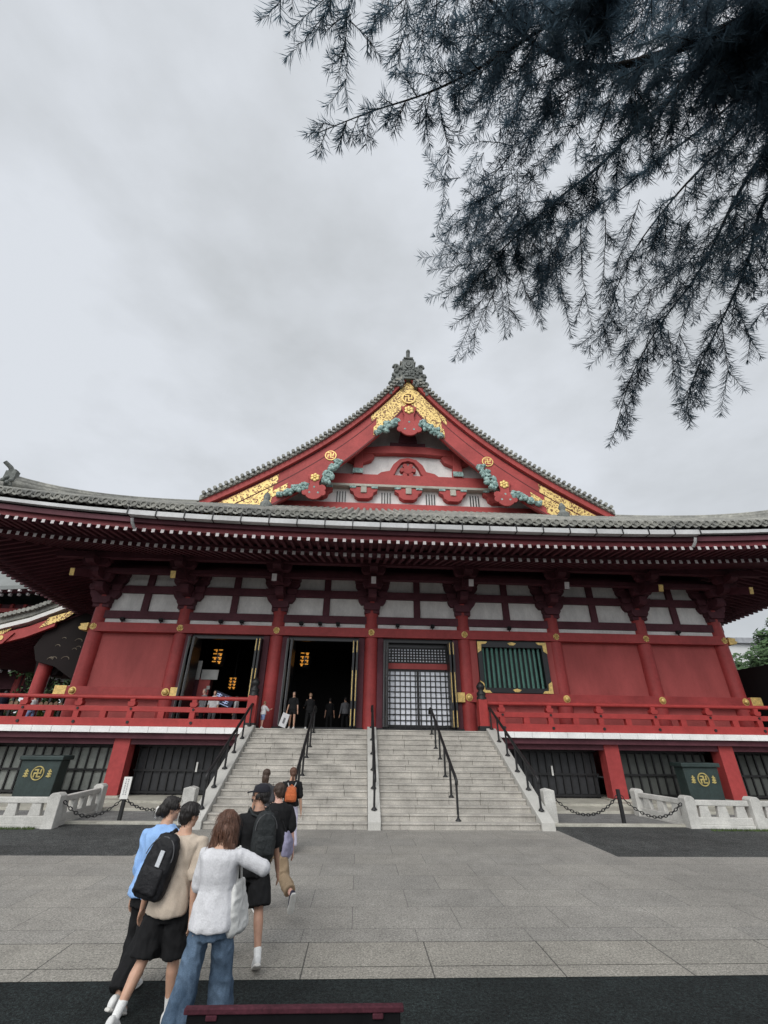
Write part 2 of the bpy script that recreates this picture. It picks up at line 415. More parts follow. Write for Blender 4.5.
b = MB(); b.box(L0-.05, L1+.05, 22.9, 23.1, 5.54, 5.82, REDP); b.build('door_rail', HALL, bevel=.01)
b = MB(); b.box(L0-.1, L1+.1, 22.92, 23.1, 6.6, 6.97, BLACK); b.box(COLX[3]+.62, L0, 23.0, 23.1, DECK, 6.97, BLACK); b.box(L1, COLX[4]-.62, 23.0, 23.1, DECK, 6.97, BLACK); b.build('door_surround', HALL)
# green slatted window
W0, W1, WZ0, WZ1 = COLX[4]+.62, COLX[5]-.62, 4.45, 6.88
b = MB(); b.box(COLX[4]+.2, COLX[5]-.2, 22.9, 22.95, 4.4, 7.0, BLACK)
win = b.build('slatted_window', HALL)
fr = MB()
for bx in ((W0, W1, WZ0+.002, WZ0+.24), (W0, W1, WZ1-.28, WZ1), (W0, W0+.22, WZ0+.24, WZ1-.28), (W1-.26, W1, WZ0+.24, WZ1-.28)): fr.box(bx[0], bx[1], 22.36, 22.8, bx[2], bx[3], BLACK)
fr.build('frame', win, bevel=.012)
b = MB()
for x0, x1 in ((COLX[4]+.2, W0-.01), (W1+.01, COLX[5]-.2)): b.box(x0, x1, 22.5, 22.8, 4.432, 6.965, REDP)
b.box(W0, W1, 22.5, 22.8, WZ1+.004, 6.97, BLACK)
b.build('window_jamb', win)
for k in range(13):
    x = W0+.30 + (W1-.26-W0-.40)*k/12
    s = MB(); s.prism([(x-.062, 22.58), (x, 22.52), (x+.062, 22.58), (x, 22.64)], WZ0+.24, WZ1-.28, GREEN, 'z'); s.build('slat', win)
for sx in (0, 1):
    for sz in (0, 1):
        cx = W0 if sx == 0 else W1; cz = WZ0 if sz == 0 else WZ1; dx = 1 if sx == 0 else -1; dz = 1 if sz == 0 else -1
        g = MB(); g.prism([(cx-dx*.01, cz), (cx+dx*.52, cz), (cx+dx*.42, cz+dz*.11), (cx+dx*.20, cz+dz*.13), (cx+dx*.17, cz+dz*.44), (cx-dx*.01, cz+dz*.56)], 22.33, 22.358, GOLDP); g.build('gold_corner', win)
for zc in (WZ0+.1, WZ1-.12):
    g = MB(); g.prism([((W0+W1)/2+a, zc+c) for a, c in ((-.22, .05), (-.1, -.05), (.1, -.05), (.22, .05), (0, .11))], 22.33, 22.358, GOLDP); g.build('gold_clasp', win)

# bracket sets at every column head
def arm(b, x, z, w, h, y0, y1, m):
    """boat-shaped bracket arm along x"""
    b.prism([(x-w, z+h), (x-w, z+h*.55), (x-w*.93, z+h*.3), (x-w*.78, z+.0), (x+w*.78, z), (x+w*.93, z+h*.3), (x+w, z+h*.55), (x+w, z+h)], y0, y1, m)
for i, x in enumerate(COLX):
    b = MB()
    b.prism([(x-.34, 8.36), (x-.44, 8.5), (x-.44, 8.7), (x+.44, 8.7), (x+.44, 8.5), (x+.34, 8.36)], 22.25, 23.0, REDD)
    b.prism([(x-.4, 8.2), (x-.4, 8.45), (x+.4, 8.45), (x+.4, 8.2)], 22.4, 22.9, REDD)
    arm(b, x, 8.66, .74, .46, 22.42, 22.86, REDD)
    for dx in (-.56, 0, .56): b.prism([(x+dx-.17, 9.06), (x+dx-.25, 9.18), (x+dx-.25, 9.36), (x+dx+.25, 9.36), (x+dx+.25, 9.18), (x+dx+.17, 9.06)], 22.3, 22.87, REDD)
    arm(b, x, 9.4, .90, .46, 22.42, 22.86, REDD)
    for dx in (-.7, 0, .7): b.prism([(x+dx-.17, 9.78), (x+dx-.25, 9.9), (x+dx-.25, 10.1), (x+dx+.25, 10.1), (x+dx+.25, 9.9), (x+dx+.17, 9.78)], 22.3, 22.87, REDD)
    # stepped arms reaching out under the eaves
    for y0, z0, z1 in ((21.7, 8.9, 9.3), (20.95, 9.42, 9.82), (20.3, 9.86, 10.2)):
        b.prism([(y0, z0+.14), (y0+.16, z0), (22.6, z0-.1), (22.6, z1), (y0, z1)], x-.2, x+.2, REDD, 'x')
    for y, z, w in ((21.75, 9.36, .52), (21.0, 9.86, .62)):
        arm(b, x, z, w, .36, y-.18, y+.18, REDD)
        for dx in (-w+.18, 0, w-.18): b.box(x+dx-.2, x+dx+.2, y-.22, y+.22, z+.37, z+.52, REDD)
    br = b.build('bracket_set', HALL)
    # tail rafter with a gold end plate
    t = MB(); ex = -.45 if i == 0 else .45 if i == 7 else 0
    p0, p1 = Vector((x, 22.3, 9.85)), Vector((x+ex, 20.15, 9.24)); d = (p1-p0).normalized(); u = d.cross(Vector((1,0,0)) if not ex else Vector((1, -ex/2.1, 0)).normalized()).normalized(); r = d.cross(u)
    t.obox((p0+p1)/2, d*(p1-p0).length/2, r*.13, u*.19, REDD); t.build('tail_rafter', br)
    g = MB(); g.obox(p1+d*.012, d*.012, r*.115, u*.17, GOLDP if i in (0, 1, 6, 7) else TIPW); g.build('end_plate', br)
for y, z0, z1 in ((20.85, 10.22, 10.5), (21.6, 9.72, 9.95)):
    b = MB(); b.box(X0-1.9 if y < 21 else X0-1.0, X1+1.9 if y < 21 else X1+1.0, y-.17, y+.17, z0, z1, REDD); b.build('eave_purlin', HALL)

# eaves: soffit boards, rafters, fascia, gutter on the four sides
def soffit_strip(b, k, s0, z0, s1, z1, m, thick=.05, n=44):
    vs = []; fs = []
    for j in range(n+1):
        for s, z in ((s0, z0), (s1, z1)):
            T = RMAX - s; t = -T + 2*T*j/n; vs.append(face(k, t, s, z + rise(t)*max(0, 1-s/10)))
    o = len(vs)
    vs += [(x, y, z+thick) for x, y, z in vs]
    for j in range(n):
        a = 2*j; fs += [(a, a+1, a+3, a+2), (o+a, o+a+2, o+a+3, o+a+1), (a, a+2, o+a+2, o+a), (a+1, o+a+1, o+a+3, a+3)]
    b.add(vs, fs, m)
b = MB()
for k in range(4):
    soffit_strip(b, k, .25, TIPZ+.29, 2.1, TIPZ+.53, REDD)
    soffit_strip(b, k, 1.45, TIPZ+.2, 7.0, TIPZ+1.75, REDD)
b.build('eave_soffit', HALL)
def rafter_mesh(b, k, t, s0, z0, s1, z1, w, h, m, tip):
    s1 = min(s1, RMAX - abs(t) - .05)
    if s1 < s0 + .15: return False
    zz = z0 + (z1-z0)*((s1-s0)/( (RAFT[1] if s0 > 1 else RAFT[0]) ))
    vs = []
    for s, z in ((s0, z0), (s1, zz)):
        r = rise(t)*max(0, 1-s/10)
        for dt, dz in ((-w, 0), (w, 0), (w, h), (-w, h)): vs.append(face(k, t+dt, s, z+dz+r))
    b.add(vs, [(4,5,6,7),(0,1,5,4),(1,2,6,5),(2,3,7,6),(3,0,4,7)], m)
    b.add(vs[:4], [(0,3,2,1)], tip); return True
RAFT = (1.9, 5.4)
rest = MB(); step = .374
nn = int((RMAX-.5)/step)
count = 0
for j in range(-nn, nn+1):
    t = j*step
    if -20.3 < t < 16.6:                                  # the flying rafters seen along the front
        b = MB()
        if rafter_mesh(b, 0, t, .12, TIPZ+.13, 2.0, TIPZ+.36, .068, .15, REDD, TIPW): b.build('flying_rafter', HALL); count += 1
    else: rafter_mesh(rest, 0, t, .12, TIPZ+.13, 2.0, TIPZ+.36, .068, .15, REDD, TIPW)
    rafter_mesh(rest, 0, t, 1.4, TIPZ+.0, 6.8, TIPZ+1.5, .072, .17, REDD, TIPW)
    for k in (1, 2, 3):
        rafter_mesh(rest, k, t, .12, TIPZ+.13, 2.0, TIPZ+.36, .068, .15, REDD, TIPW)
        rafter_mesh(rest, k, t, 1.4, TIPZ, 6.8, TIPZ+1.5, .072, .17, REDD, TIPW)
tag(rest.build('eave_rafters', HALL), kind='stuff')
def strip(b, k, s0, s1, z0, z1, m, t0=None, t1=None, n=60):
    """box section running along an eave and following its upward sweep"""
    a0, a1 = (-(RMAX-s0) if t0 is None else t0), ((RMAX-s0) if t1 is None else t1)
    vs = []; fs = []
    for j in range(n+1):
        t = a0 + (a1-a0)*j/n; r = rise(t)
        for s, z in ((s0, z0), (s1, z0), (s1, z1), (s0, z1)): vs.append(face(k, t, s, z+r))
    for j in range(n):
        for q in range(4): fs.append((4*j+q, 4*j+(q+1) % 4, 4*j+4+(q+1) % 4, 4*j+4+q))
    fs += [(0,1,2,3), (4*n, 4*n+3, 4*n+2, 4*n+1)]
    b.add(vs, fs, m)
b = MB()
for k in range(4):
    strip(b, k, .2, .5, TIPZ+.285, TIPZ+.5, REDM)
    strip(b, k, .06, .4, TIPZ+.504, TIPZ+.72, REDD)
    strip(b, k, 1.44, 1.62, TIPZ+.19, TIPZ+.34, REDD)
b.build('eave_board', HALL)
b = MB()
for k in range(4):
    strip(b, k, -.1, .1, TIPZ+.80, TIPZ+.95, GUTTER)
b.build('gutter', HALL)
g = MB()                                                  # the deep box gutter along the middle of the front
for j in range(21):
    t = -12.6 + j*1.15
    strip(g, 0, -.28, .0, TIPZ+.68, TIPZ+.90, GUTTER, t, t+1.13, 4)
g.build('box_gutter', HALL, bevel=.01)
for j in range(22):
    h = MB()
    t = -12.6 + j*1.15 - .012; r = rise(t); x, y, _ = face(0, t, -.32, 0)
    h.box(x-.018, x+.018, y, y+.3, TIPZ+.66+r, TIPZ+1.04+r, BLACKM); h.build('gutter_bracket', HALL)
for t in (-12.4, 11.3):
    x, y, _ = face(0, t, -.2, 0); h = MB(); r = rise(t)
    h.tube([(x, y, TIPZ+.55+r), (x+.01, y+.1, TIPZ+.38+r), (x+.02, y+.3, TIPZ+.26+r)], .06, GUTTER, 8); h.build('downpipe', HALL)

# roof: tiled skirt on four sides, then the two great slopes up to the ridge
GS = 8.75                                                 # the gable stands this far inside the eave
def tile_rows(b, k, s1f, t0, t1, step=.40):
    nr = int((t1-t0)/step)
    for j in range(nr+1):
        t = t0 + j*step; s1 = s1f(t)
        if s1 < .3: continue
        n = max(3, int(s1/1.1)); vs = []; fs = []
        for q in range(n+1):
            s = s1*q/n
            z = roof_z(s, t)
            for a in range(6):
                an = pi*a/5; vs.append(face(k, t+.115*cos(an), s-.02, z-.03+.20*sin(an)))
        for q in range(n):
            for a in range(5): fs.append((q*6+a, q*6+a+1, q*6+6+a+1, q*6+6+a))
        b.add(vs, fs, TILE, True)
        x, y, z = face(k, t, -.05, roof_z(0, t)+.0)
        # round end tile with a raised rim
        ve = []; sg = 12
        for r, s in ((.138, .16), (.138, -.08), (.104, -.08), (.096, -.035)):
            for a in range(sg): an = 2*pi*a/sg; ve.append(face(k, t+r*cos(an), s, z+r*sin(an)))
        b.add(ve, [(q*sg+a, q*sg+(a+1) % sg, (q+1)*sg+(a+1) % sg, (q+1)*sg+a) for q in range(3) for a in range(sg)] + [tuple(range(3*sg, 4*sg))], TILE)
        # flat pan tile edge between two rows
        p = [face(k, t+.125+d*.275, -.06, roof_z(0, t)-.04-.07*sin(pi*d)) for d in (0, .25, .5, .75, 1)]
        p2 = [face(k, t+.125+d*.275, -.06, roof_z(0, t)-.13-.07*sin(pi*d)) for d in (0, .25, .5, .75, 1)]
        b.add(p+p2, [(q, q+1, q+6, q+5) for q in range(4)], TILE)
roof = MB()
def slope(b, k, smax, tmax_of_s, ns, nt, m):
    vs = []; fs = []
    for i in range(ns+1):
        s = smax*i/ns; T = tmax_of_s(s)
        for j in range(nt+1): t = -T + 2*T*j/nt; vs.append(face(k, t, s, roof_z(s, t)))
    for i in range(ns):
        for j in range(nt): a = i*(nt+1)+j; fs.append((a, a+1, a+nt+2, a+nt+1))
    b.add(vs, fs, m, True)
    # underside
    vs2 = [(x, y, z-.12) for x, y, z in vs]; b.add(vs2, fs, m, True)
for k in (0, 2): slope(roof, k, 9.6, lambda s: RMAX-s, 12, 60, TILE)
for k in (1, 3): slope(roof, k, RMAX-.25, lambda s: RMAX-s if s < GS else RMAX-GS+.35, 40, 40, TILE)
for k in (0, 1, 3):
    tile_rows(roof, k, lambda t: min(9.4, RMAX-abs(t)) if k == 0 else min(9.0, RMAX-abs(t)), -RMAX+.3, RMAX-.3)
RO = roof.build('roof', HALL)
# hip ridges with end ornaments
for sx in (-1, 1):
    for k in (0, 2):
        b = MB(); pts = []
        for i in range(15):
            s = GS+.4 - (GS-1.9)*i/14
            x, y, z = face(k, sx*(RMAX-s), s, roof_z(s, RMAX-s)-.10 + .55*(i/14)**4); pts.append((x, y, z))
        for dz, r in ((0, .26), (.2, .2), (.36, .13)): b.tube([(x, y, z+dz-.1) for x, y, z in pts], r, TILE, 8)
        x, y, z = pts[-1]; dy = -1 if k == 0 else 1; b.obox((x, y, z+.12), (.26, 0, 0), (0, .12, 0), (0, 0, .42), ORN); b.obox((x, y, z+.5), (.17, 0, 0), (0, .11, 0), (0, 0, .12), ORN); b.tube([(x, y, z+.5), (x+sx*.12, y+dy*.12, z+.72), (x+sx*.32, y+dy*.32, z+.9)], [.12, .11, .10], ORN, 8)
        for q in range(5): b.ball((x+sx*.05+(q-2)*.13, y+dy*.14, z-.15+.14*(q % 3)), .11, ORN, 8, 6)
        low = []
        for i in range(6):
            s = 2.2 - 2.2*i/5; xx, yy, zz = face(k, sx*(RMAX-s), s, roof_z(max(s, 0), RMAX-s)+.15+.2*(i/5)**3); low.append((xx, yy, zz))
        b.tube(low, .24, TILE, 8); xx, yy, zz = low[-1]; b.ball((xx, yy, zz+.15), (.22, .22, .35), ORN, 10, 8)
        b.build('hip_ridge', HALL)
# main ridge
YG = 24.7
b = MB(); zr = 10.62 + .58*RMAX + 7.2e-7*RMAX**5
b.box(XC-.5, XC+.5, YG-.1, 2*YC-YG+.1, zr-.5, zr+.9, TILE); b.box(XC-.62, XC+.62, YG-.15, 2*YC-YG+.15, zr+.9, zr+1.05, TILE); b.build('ridge', HALL)
# stepped demon-tile ornament at the ridge end
b = MB(); r = random.Random(5)
def orn(x0, x1, z0, z1, y0, y1): b.box(XC+x0, XC+x1, y0, y1, z0, z1, ORN)
orn(-.62, .62, 26.9, 29.15, 24.2, 24.9); orn(-.5, .5, 29.15, 29.3, 24.1, 24.95); 
for sx in (-1, 1):
    for (xa, xb, z0, z1) in ((.62, 1.5, 26.1, 28.35), (1.5, 1.68, 25.6, 27.6), (1.68, 1.95, 25.2, 26.5)):
        orn(min(sx*xa, sx*xb), max(sx*xa, sx*xb), z0, z1, 24.3, 24.85)
    for q in range(26):
        xx = sx*r.uniform(.5, 1.7); zz = r.uniform(26.0, 28.3 if abs(xx) < 1.45 else 27.4); b.ball((XC+xx, 24.28, zz), (r.uniform(.1, .22), .14, r.uniform(.1, .2)), ORN, 8, 6)
    b.tube([(XC+sx*(1.3+.3*cos(a)), 24.3, 28.2+.3*sin(a)) for a in [q*pi/6 for q in range(10)]], .12, ORN, 8)
    b.tube([(XC+sx*(1.75+.25*cos(a)), 24.3, 26.3+.25*sin(a)) for a in [q*pi/6 for q in range(10)]], .11, ORN, 8)
b.ring((XC, 28.45), .26, .42, 24.08, 24.2, ORN); b.disc((XC, 28.45), .2, 24.05, 24.2, ORN)
for q in range(22): b.ball((XC+r.uniform(-.55, .55), 24.2, r.uniform(27.2, 28.0)), (.14, .12, .14), ORN, 8, 6)
b.tube([(XC, 24.5, 29.3), (XC, 24.45, 29.75), (XC, 24.35, 30.15)], [.16, .2, .22], ORN, 10); b.ball((XC, 24.33, 30.15), .23, ORN, 10, 8)
b.v = [(XC+(x-XC)*.74, y, 26.0+(z-26.0)*.90-.12) for x, y, z in b.v]
b.build('ridge_ornament', HALL)

# ------------------------------------------------------------------ the gable
def gz(u): return 10.58 + .578*(RMAX-u) + 7.2e-7*(RMAX-u)**5      # roof line at u from the middle
US = [0, .5, 1, 1.6, 2.3, 3.1, 4, 5, 6, 7, 8, 9, 10, 11, 12, 13, 13.6]
def board_poly(sx, top, bot, u0=0, u1=13.4, n=28):
    us = [u0 + (u1-u0)*i/n for i in range(n+1)]
    up = [(XC+sx*u, gz(u)-top) for u in us]; dn = [(XC+sx*u, gz(u)-bot(u) if callable(bot) else gz(u)-bot) for u in us]
    return up + dn[::-1]
def strip_gable(b, sx, top, bot, y0, y1, m, u0=0, u1=13.4, n=28):
    us = [u0 + (u1-u0)*i/n for i in range(n+1)]; vs = []; fs = []
    for u in us:
        a, c = gz(u)-top, gz(u)-bot
        for y, z in ((y0, a), (y0, c), (y1, c), (y1, a)): vs.append((XC+sx*u, y, z))
    for j in range(n):
        for q in range(4): fs.append((4*j+q, 4*j+(q+1) % 4, 4*j+4+(q+1) % 4, 4*j+4+q))
    fs += [(0,1,2,3), (4*n, 4*n+3, 4*n+2, 4*n+1)]
    b.add(vs, fs, m)
VT = MB()
for sx in (-1, 1):
    strip_gable(VT, sx, -.02, .32, YG-.45, YG+.9, TILE)
    u = .9
    while u < 13.4:
        z = gz(u)+.05; d = (gz(u+.1)-gz(u-.1))/.2
        VT.tube([(XC+sx*u, YG-.62, z), (XC+sx*u, YG+.95, z+.02)], .118, TILE, 10)
        VT.tube([(XC+sx*u, YG-.56, z-.27), (XC+sx*u, YG-.3, z-.27)], .10, TILE, 8)
        u += .37/sqrt(1+d*d)
VT.build('verge_tiles', HALL)
for sx in (-1, 1):
    b = MB()
    strip_gable(b, sx, .75, 3.25, YG-.1, YG+.16, REDG)
    strip_gable(b, sx, .33, .78, YG-.34, YG+.14, REDG)
    strip_gable(b, sx, .785, .90, YG-.115, YG-.10, GROOVE, .0, 13.2)
    strip_gable(b, sx, 1.62, 1.70, YG-.11, YG-.10, GROOVE, 0, 13.2)
    strip_gable(b, sx, 3.10, 3.22, YG-.118, YG-.1, GROOVE, .3, 13.0)
    gb = b.build('gable_board', HALL)
    g = MB()                                             # pierced gold plate at the peak and at the foot
    strip_gable(g, sx, .95, 3.0, YG-.13, YG-.119, GOLD, 0.0, 2.0, 10)
    strip_gable(g, sx, .95, 1.5, YG-.13, YG-.119, GOLD, 2.0, 2.75, 4)
    strip_gable(g, sx, 1.5, 2.2, YG-.13, YG-.119, GOLD, 2.0, 2.35, 4)
    strip_gable(g, sx, 2.2, 2.98, YG-.13, YG-.119, GOLD, 2.0, 2.55, 4)
    g.build('gold_plate', gb)
    g = MB()
    strip_gable(g, sx, .97, 1.62, YG-.13, YG-.119, GOLD, 8.75, 13.0, 16)
    strip_gable(g, sx, 1.72, 2.95, YG-.13, YG-.119, GOLD, 9.0, 13.0, 16)
    strip_gable(g, sx, 2.1, 2.6, YG-.13, YG-.119, GOLD, 8.1, 9.0, 6)
    g.build('gold_plate', gb)
    mdl = MB(); c = (XC+sx*5.43, gz(5.43)-1.92)
    mdl.disc(c, .40, YG-.16, YG-.12, GOLDP, 28); mdl.disc(c, .32, YG-.175, YG-.16, REDG, 26); mdl.manji(c, .22, .085, YG-.195, YG-.176, GOLDP)
    mdl.build('medallion', gb)
mdl = MB(); c = (XC, 25.0); mdl.ring(c, .40, .53, YG-.22, YG-.12, GOLDP); mdl.disc(c, .40, YG-.18, YG-.12, GROOVE); mdl.manji(c, .29, .11, YG-.21, YG-.181, GOLDP); mdl.build('medallion', HALL)

def pendant(x, zt, w, h, sx=0):
    """carved board hanging from the gable edge: round lobes, a gold flower"""
    b = MB(); zc = zt-h*.66
    b.prism([(x-w*.50, zt), (x-w*.30, zt-h*.3), (x-w*.34, zt-h*.5), (x+w*.34, zt-h*.5), (x+w*.30, zt-h*.3), (x+w*.50, zt)], YG-.30, YG-.16, REDG)
    b.prism([(x+w*.60*cos(q), zc-h*.03+w*.56*sin(q)) for q in [2*pi*i/28 for i in range(28)]], YG-.304, YG-.163, REDG)
    for sx in (-1, 1):
        b.disc((x+sx*w*.50, zc+h*.12), w*.27, YG-.308, YG-.166, REDG, 20); b.disc((x+sx*w*.56, zc-h*.06), w*.22, YG-.312, YG-.169, REDG, 18)
    p = b.build('gable_pendant', HALL, bevel=.03)
    f = MB()
    for k in range(6): f.ball((x+.2*cos(k*pi/3+.5)*w, YG-.33, zt-h*.12+.2*sin(k*pi/3+.5)*w), (.13*w, .05, .13*w), GOLDP, 8, 6)
    f.ball((x, YG-.36, zt-h*.12), (.1*w, .06, .1*w), GOLDP, 8, 6); f.build('gold_flower', p)
    hs = MB()
    for a, c in ((-.28, -.72), (.28, -.72), (0, -.5)): hs.disc((x+a*w, zt+c*h), .07*w, YG-.312, YG-.29, TEAL, 10)
    hs.build('carved_hole', p)
    return p
def cloud(p, pts, r0, seed):
    q = random.Random(seed); b = MB()
    for (x, z), rr in zip(pts, [1.05*v for v in r0]):
        for k in range(16):
            b.ball((x+q.uniform(-.8, .8)*rr, YG-.22+q.uniform(-.08, .04), z+q.uniform(-.6, .6)*rr), (rr*q.uniform(.35, .6), .13, rr*q.uniform(.35, .6)), TEAL, 8, 6)
        b.tube([(x+rr*.5*cos(a), YG-.34, z+rr*.5*sin(a)) for a in [k*.7 for k in range(8)]], .06, TEAL, 6)
    b.build('cloud_carving', p)
b = MB(); b.prism([(XC, 24.75), (XC-1.55, 22.95), (XC-.6, 22.5), (XC+.6, 22.5), (XC+1.55, 22.95)], YG-.09, YG+.1, REDG); b.build('gable_board', HALL)
cp = pendant(XC, 24.1, 1.15, 2.9)
for sx in (-1, 1): cloud(cp, [(XC+sx*a, z) for a, z in ((.95, 22.6), (1.4, 22.3), (1.85, 21.95), (2.25, 21.6))], (.36, .36, .34, .22), 5+sx)
for sx in (-1, 1):
    x = XC+sx*6.32; zt = gz(6.32)-2.6
    sp = pendant(x, zt-.25, 1.0, 1.9)
    cloud(sp, [(XC+sx*a, z) for a, z in ((4.9, 19.0), (5.15, 18.5), (5.45, 17.95), (5.6, 17.5), (7.0, 16.95), (7.5, 16.75), (8.0, 16.5), (8.5, 16.3))], (.26, .34, .36, .28, .3, .3, .26, .2), 15+sx)

# gable wall behind the boards
YB = 26.0
b = MB(); pts = [(XC+u, gz(abs(u))-1.0) for u in (-11, -9, -7, -5, -3, -1.5, 0, 1.5, 3, 5, 7, 9, 11)]
b.prism([(XC-11, 14.5)] + pts + [(XC+11, 14.5)], YB+.1, YB+.3, PLASTER)
gw = b.build('gable_wall', HALL)
def gbar(x0, x1, z0, z1, y, m, nm='gable_beam', bv=.03):
    q = MB(); q.box(XC+x0, XC+x1, y, YB+.12, z0, z1, m); return q.build(nm, gw, bevel=bv)
gbar(-9.5, 9.5, 15.6, 16.24, YB-.45, REDG); gbar(-9, 9, 16.28, 16.62, YB-.25, REDG)
gbar(-7.2, 7.2, 17.85, 18.05, YB-.4, LEDGE, 'gable_ledge')
q = MB(); q.prism([(XC-7.4, 18.05), (XC-7.1, 18.50), (XC-5.6, 18.90), (XC-3, 18.90), (XC+3, 18.90), (XC+5.6, 18.90), (XC+7.1, 18.50), (XC+7.4, 18.05)], YB-.32, YB+.12, REDG); q.build('curved_beam', gw, bevel=.03)
for u in (-5.6, -3.2, -.0, 3.2, 5.6) if False else (-6.2, -3.1, 0, 3.1, 6.2):
    q = MB(); x = XC+u
    q.prism([(x-.95, 17.80), (x-.95, 17.55), (x-.7, 17.40), (x-.62, 17.10), (x-.35, 16.92), (x+.35, 16.92), (x+.62, 17.10), (x+.7, 17.40), (x+.95, 17.55), (x+.95, 17.80)], YB-.34, YB+.12, REDG)
    q.box(x-.2, x+.2, YB-.42, YB-.3, 17.35, 17.82, LEDGE)
    for dx in (-.75, .75): q.box(x+dx-.22, x+dx+.22, YB-.4, YB-.3, 17.70, 17.86, TEAL)
    q.build('bracket', gw, bevel=.02)
for u in (-4.65, -1.55, 1.55, 4.65):
    q = MB()
    for k in range(4): q.box(XC+u-.3+k*.19, XC+u-.24+k*.19, YB+.02, YB+.12, 16.75, 17.62, BLACK)
    q.build('vent_slats', gw)
for sx in (-1, 1):
    q = MB(); x = XC+sx*3.55
    q.prism([(x-.3, 18.90), (x-.34, 19.30), (x-.26, 20.95), (x+.26, 20.95), (x+.34, 19.30), (x+.3, 18.90)], YB-.4, YB+.12, REDG)
    q.prism([(x-.3, 19.85), (x-.9, 20.10), (x-1.15, 20.50), (x-.9, 20.75), (x+.9, 20.75), (x+1.15, 20.50), (x+.9, 20.10), (x+.3, 19.85)], YB-.3, YB+.12, REDG)
    q.build('gable_post', gw, bevel=.03)
    q = MB(); q.box(x-.36, x+.36, YB-.46, YB-.41, 18.91, 19.30, TEAL); q.build('teal_foot', gw)
q = MB(); q.prism([(XC-4.6, 20.75), (XC-3.8, 21.10), (XC-1.5, 21.40), (XC+1.5, 21.40), (XC+3.8, 21.10), (XC+4.6, 20.75), (XC+3.0, 20.65), (XC+1.0, 20.77), (XC-1.0, 20.77), (XC-3.0, 20.65)], YB-.35, YB+.12, REDG); q.build('curved_beam', gw, bevel=.03)
q = MB()
for sx in (-1, 1):                                        # frog-leg strut in the middle
    q.prism([(XC+sx*a, z) for a, z in ((2.2, 18.90), (1.9, 19.15), (1.3, 19.30), (1.05, 19.85), (.6, 20.30), (0, 20.45), (0, 20.20), (.45, 20.05), (.75, 19.60), (.95, 19.10), (1.1, 18.90))], YB-.25, YB+.12, REDG)
q.disc((XC, 19.45), .33, YB-.22, YB+.1, REDG, 12)
for k in range(6): q.disc((XC+.42*cos(k*pi/3), 19.45+.42*sin(k*pi/3)), .17, YB-.2, YB+.1, REDG, 10)
q.build('frog_leg_strut', gw)
q = MB(); q.box(XC-1.3, XC+1.3, YB-.28, YB+.12, 21.40, 21.75, REDD)
q.prism([(XC-.7, 21.75), (XC-.45, 22.95), (XC+.45, 22.95), (XC+.7, 21.75)], YB-.4, YB+.1, REDD); q.build('king_post', gw)
# underside of the gable overhang
q = MB()
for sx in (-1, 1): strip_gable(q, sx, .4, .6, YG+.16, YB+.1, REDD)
q.build('verge_soffit', HALL)
for u in (3.5, 7.2):
    for sx in (-1, 1):
        q = MB(); z = gz(u)-2.2; x = XC+sx*u; q.box(x-.35, x+.35, YG+.2, YB+.1, z, z+.9, REDD); q.build('purlin_end', HALL)
# ornaments where the verge meets the skirt
for sx in (-1, 1):
    q = MB(); x = XC+sx*8.5; q.lathe((x, 21.6, roof_z(5.3, 8.5)-.1), [(.34, 0), (.34, .3), (.24, .4), (.15, .55), (.21, .72), (.15, .9), (.04, 1.05)], ORN, 12); q.build('roof_finial', HALL)

# ------------------------------------------------------------------ veranda and undercroft
SL, SR = .555-5.46, .555+5.46                             # the stair sides
YD = 21.0
for x0, x1 in ((-24.0, SL), (SR, 22.6)):
    b = MB(); b.box(x0, x1, YD+.1, 23.2, 2.3, DECK-.01, REDD)
    b.build('veranda_floor', HALL)
    e = MB(); n = round(abs(x1-x0)/.78)
    for k in range(n):
        a, c = x0+(x1-x0)*k/n, x0+(x1-x0)*(k+1)/n; e.box(a+.006, c-.006, YD-.06, YD+.5, 2.52, DECK, DECKW)
    e.build('deck_edge', HALL, bevel=.008)
    b = MB(); b.box(x0, x1, YD+.34, YD+.6, 2.08, 2.515, REDD); b.build('deck_beam', HALL)
b = MB(); b.box(SL, SR, YD, 23.2, 2.2, DECK-.004, STEPST); b.build('landing', HALL)
UNDER = [-16.4, -9.98, -4.35, 5.6, 11.2, 16.45, 22.0]
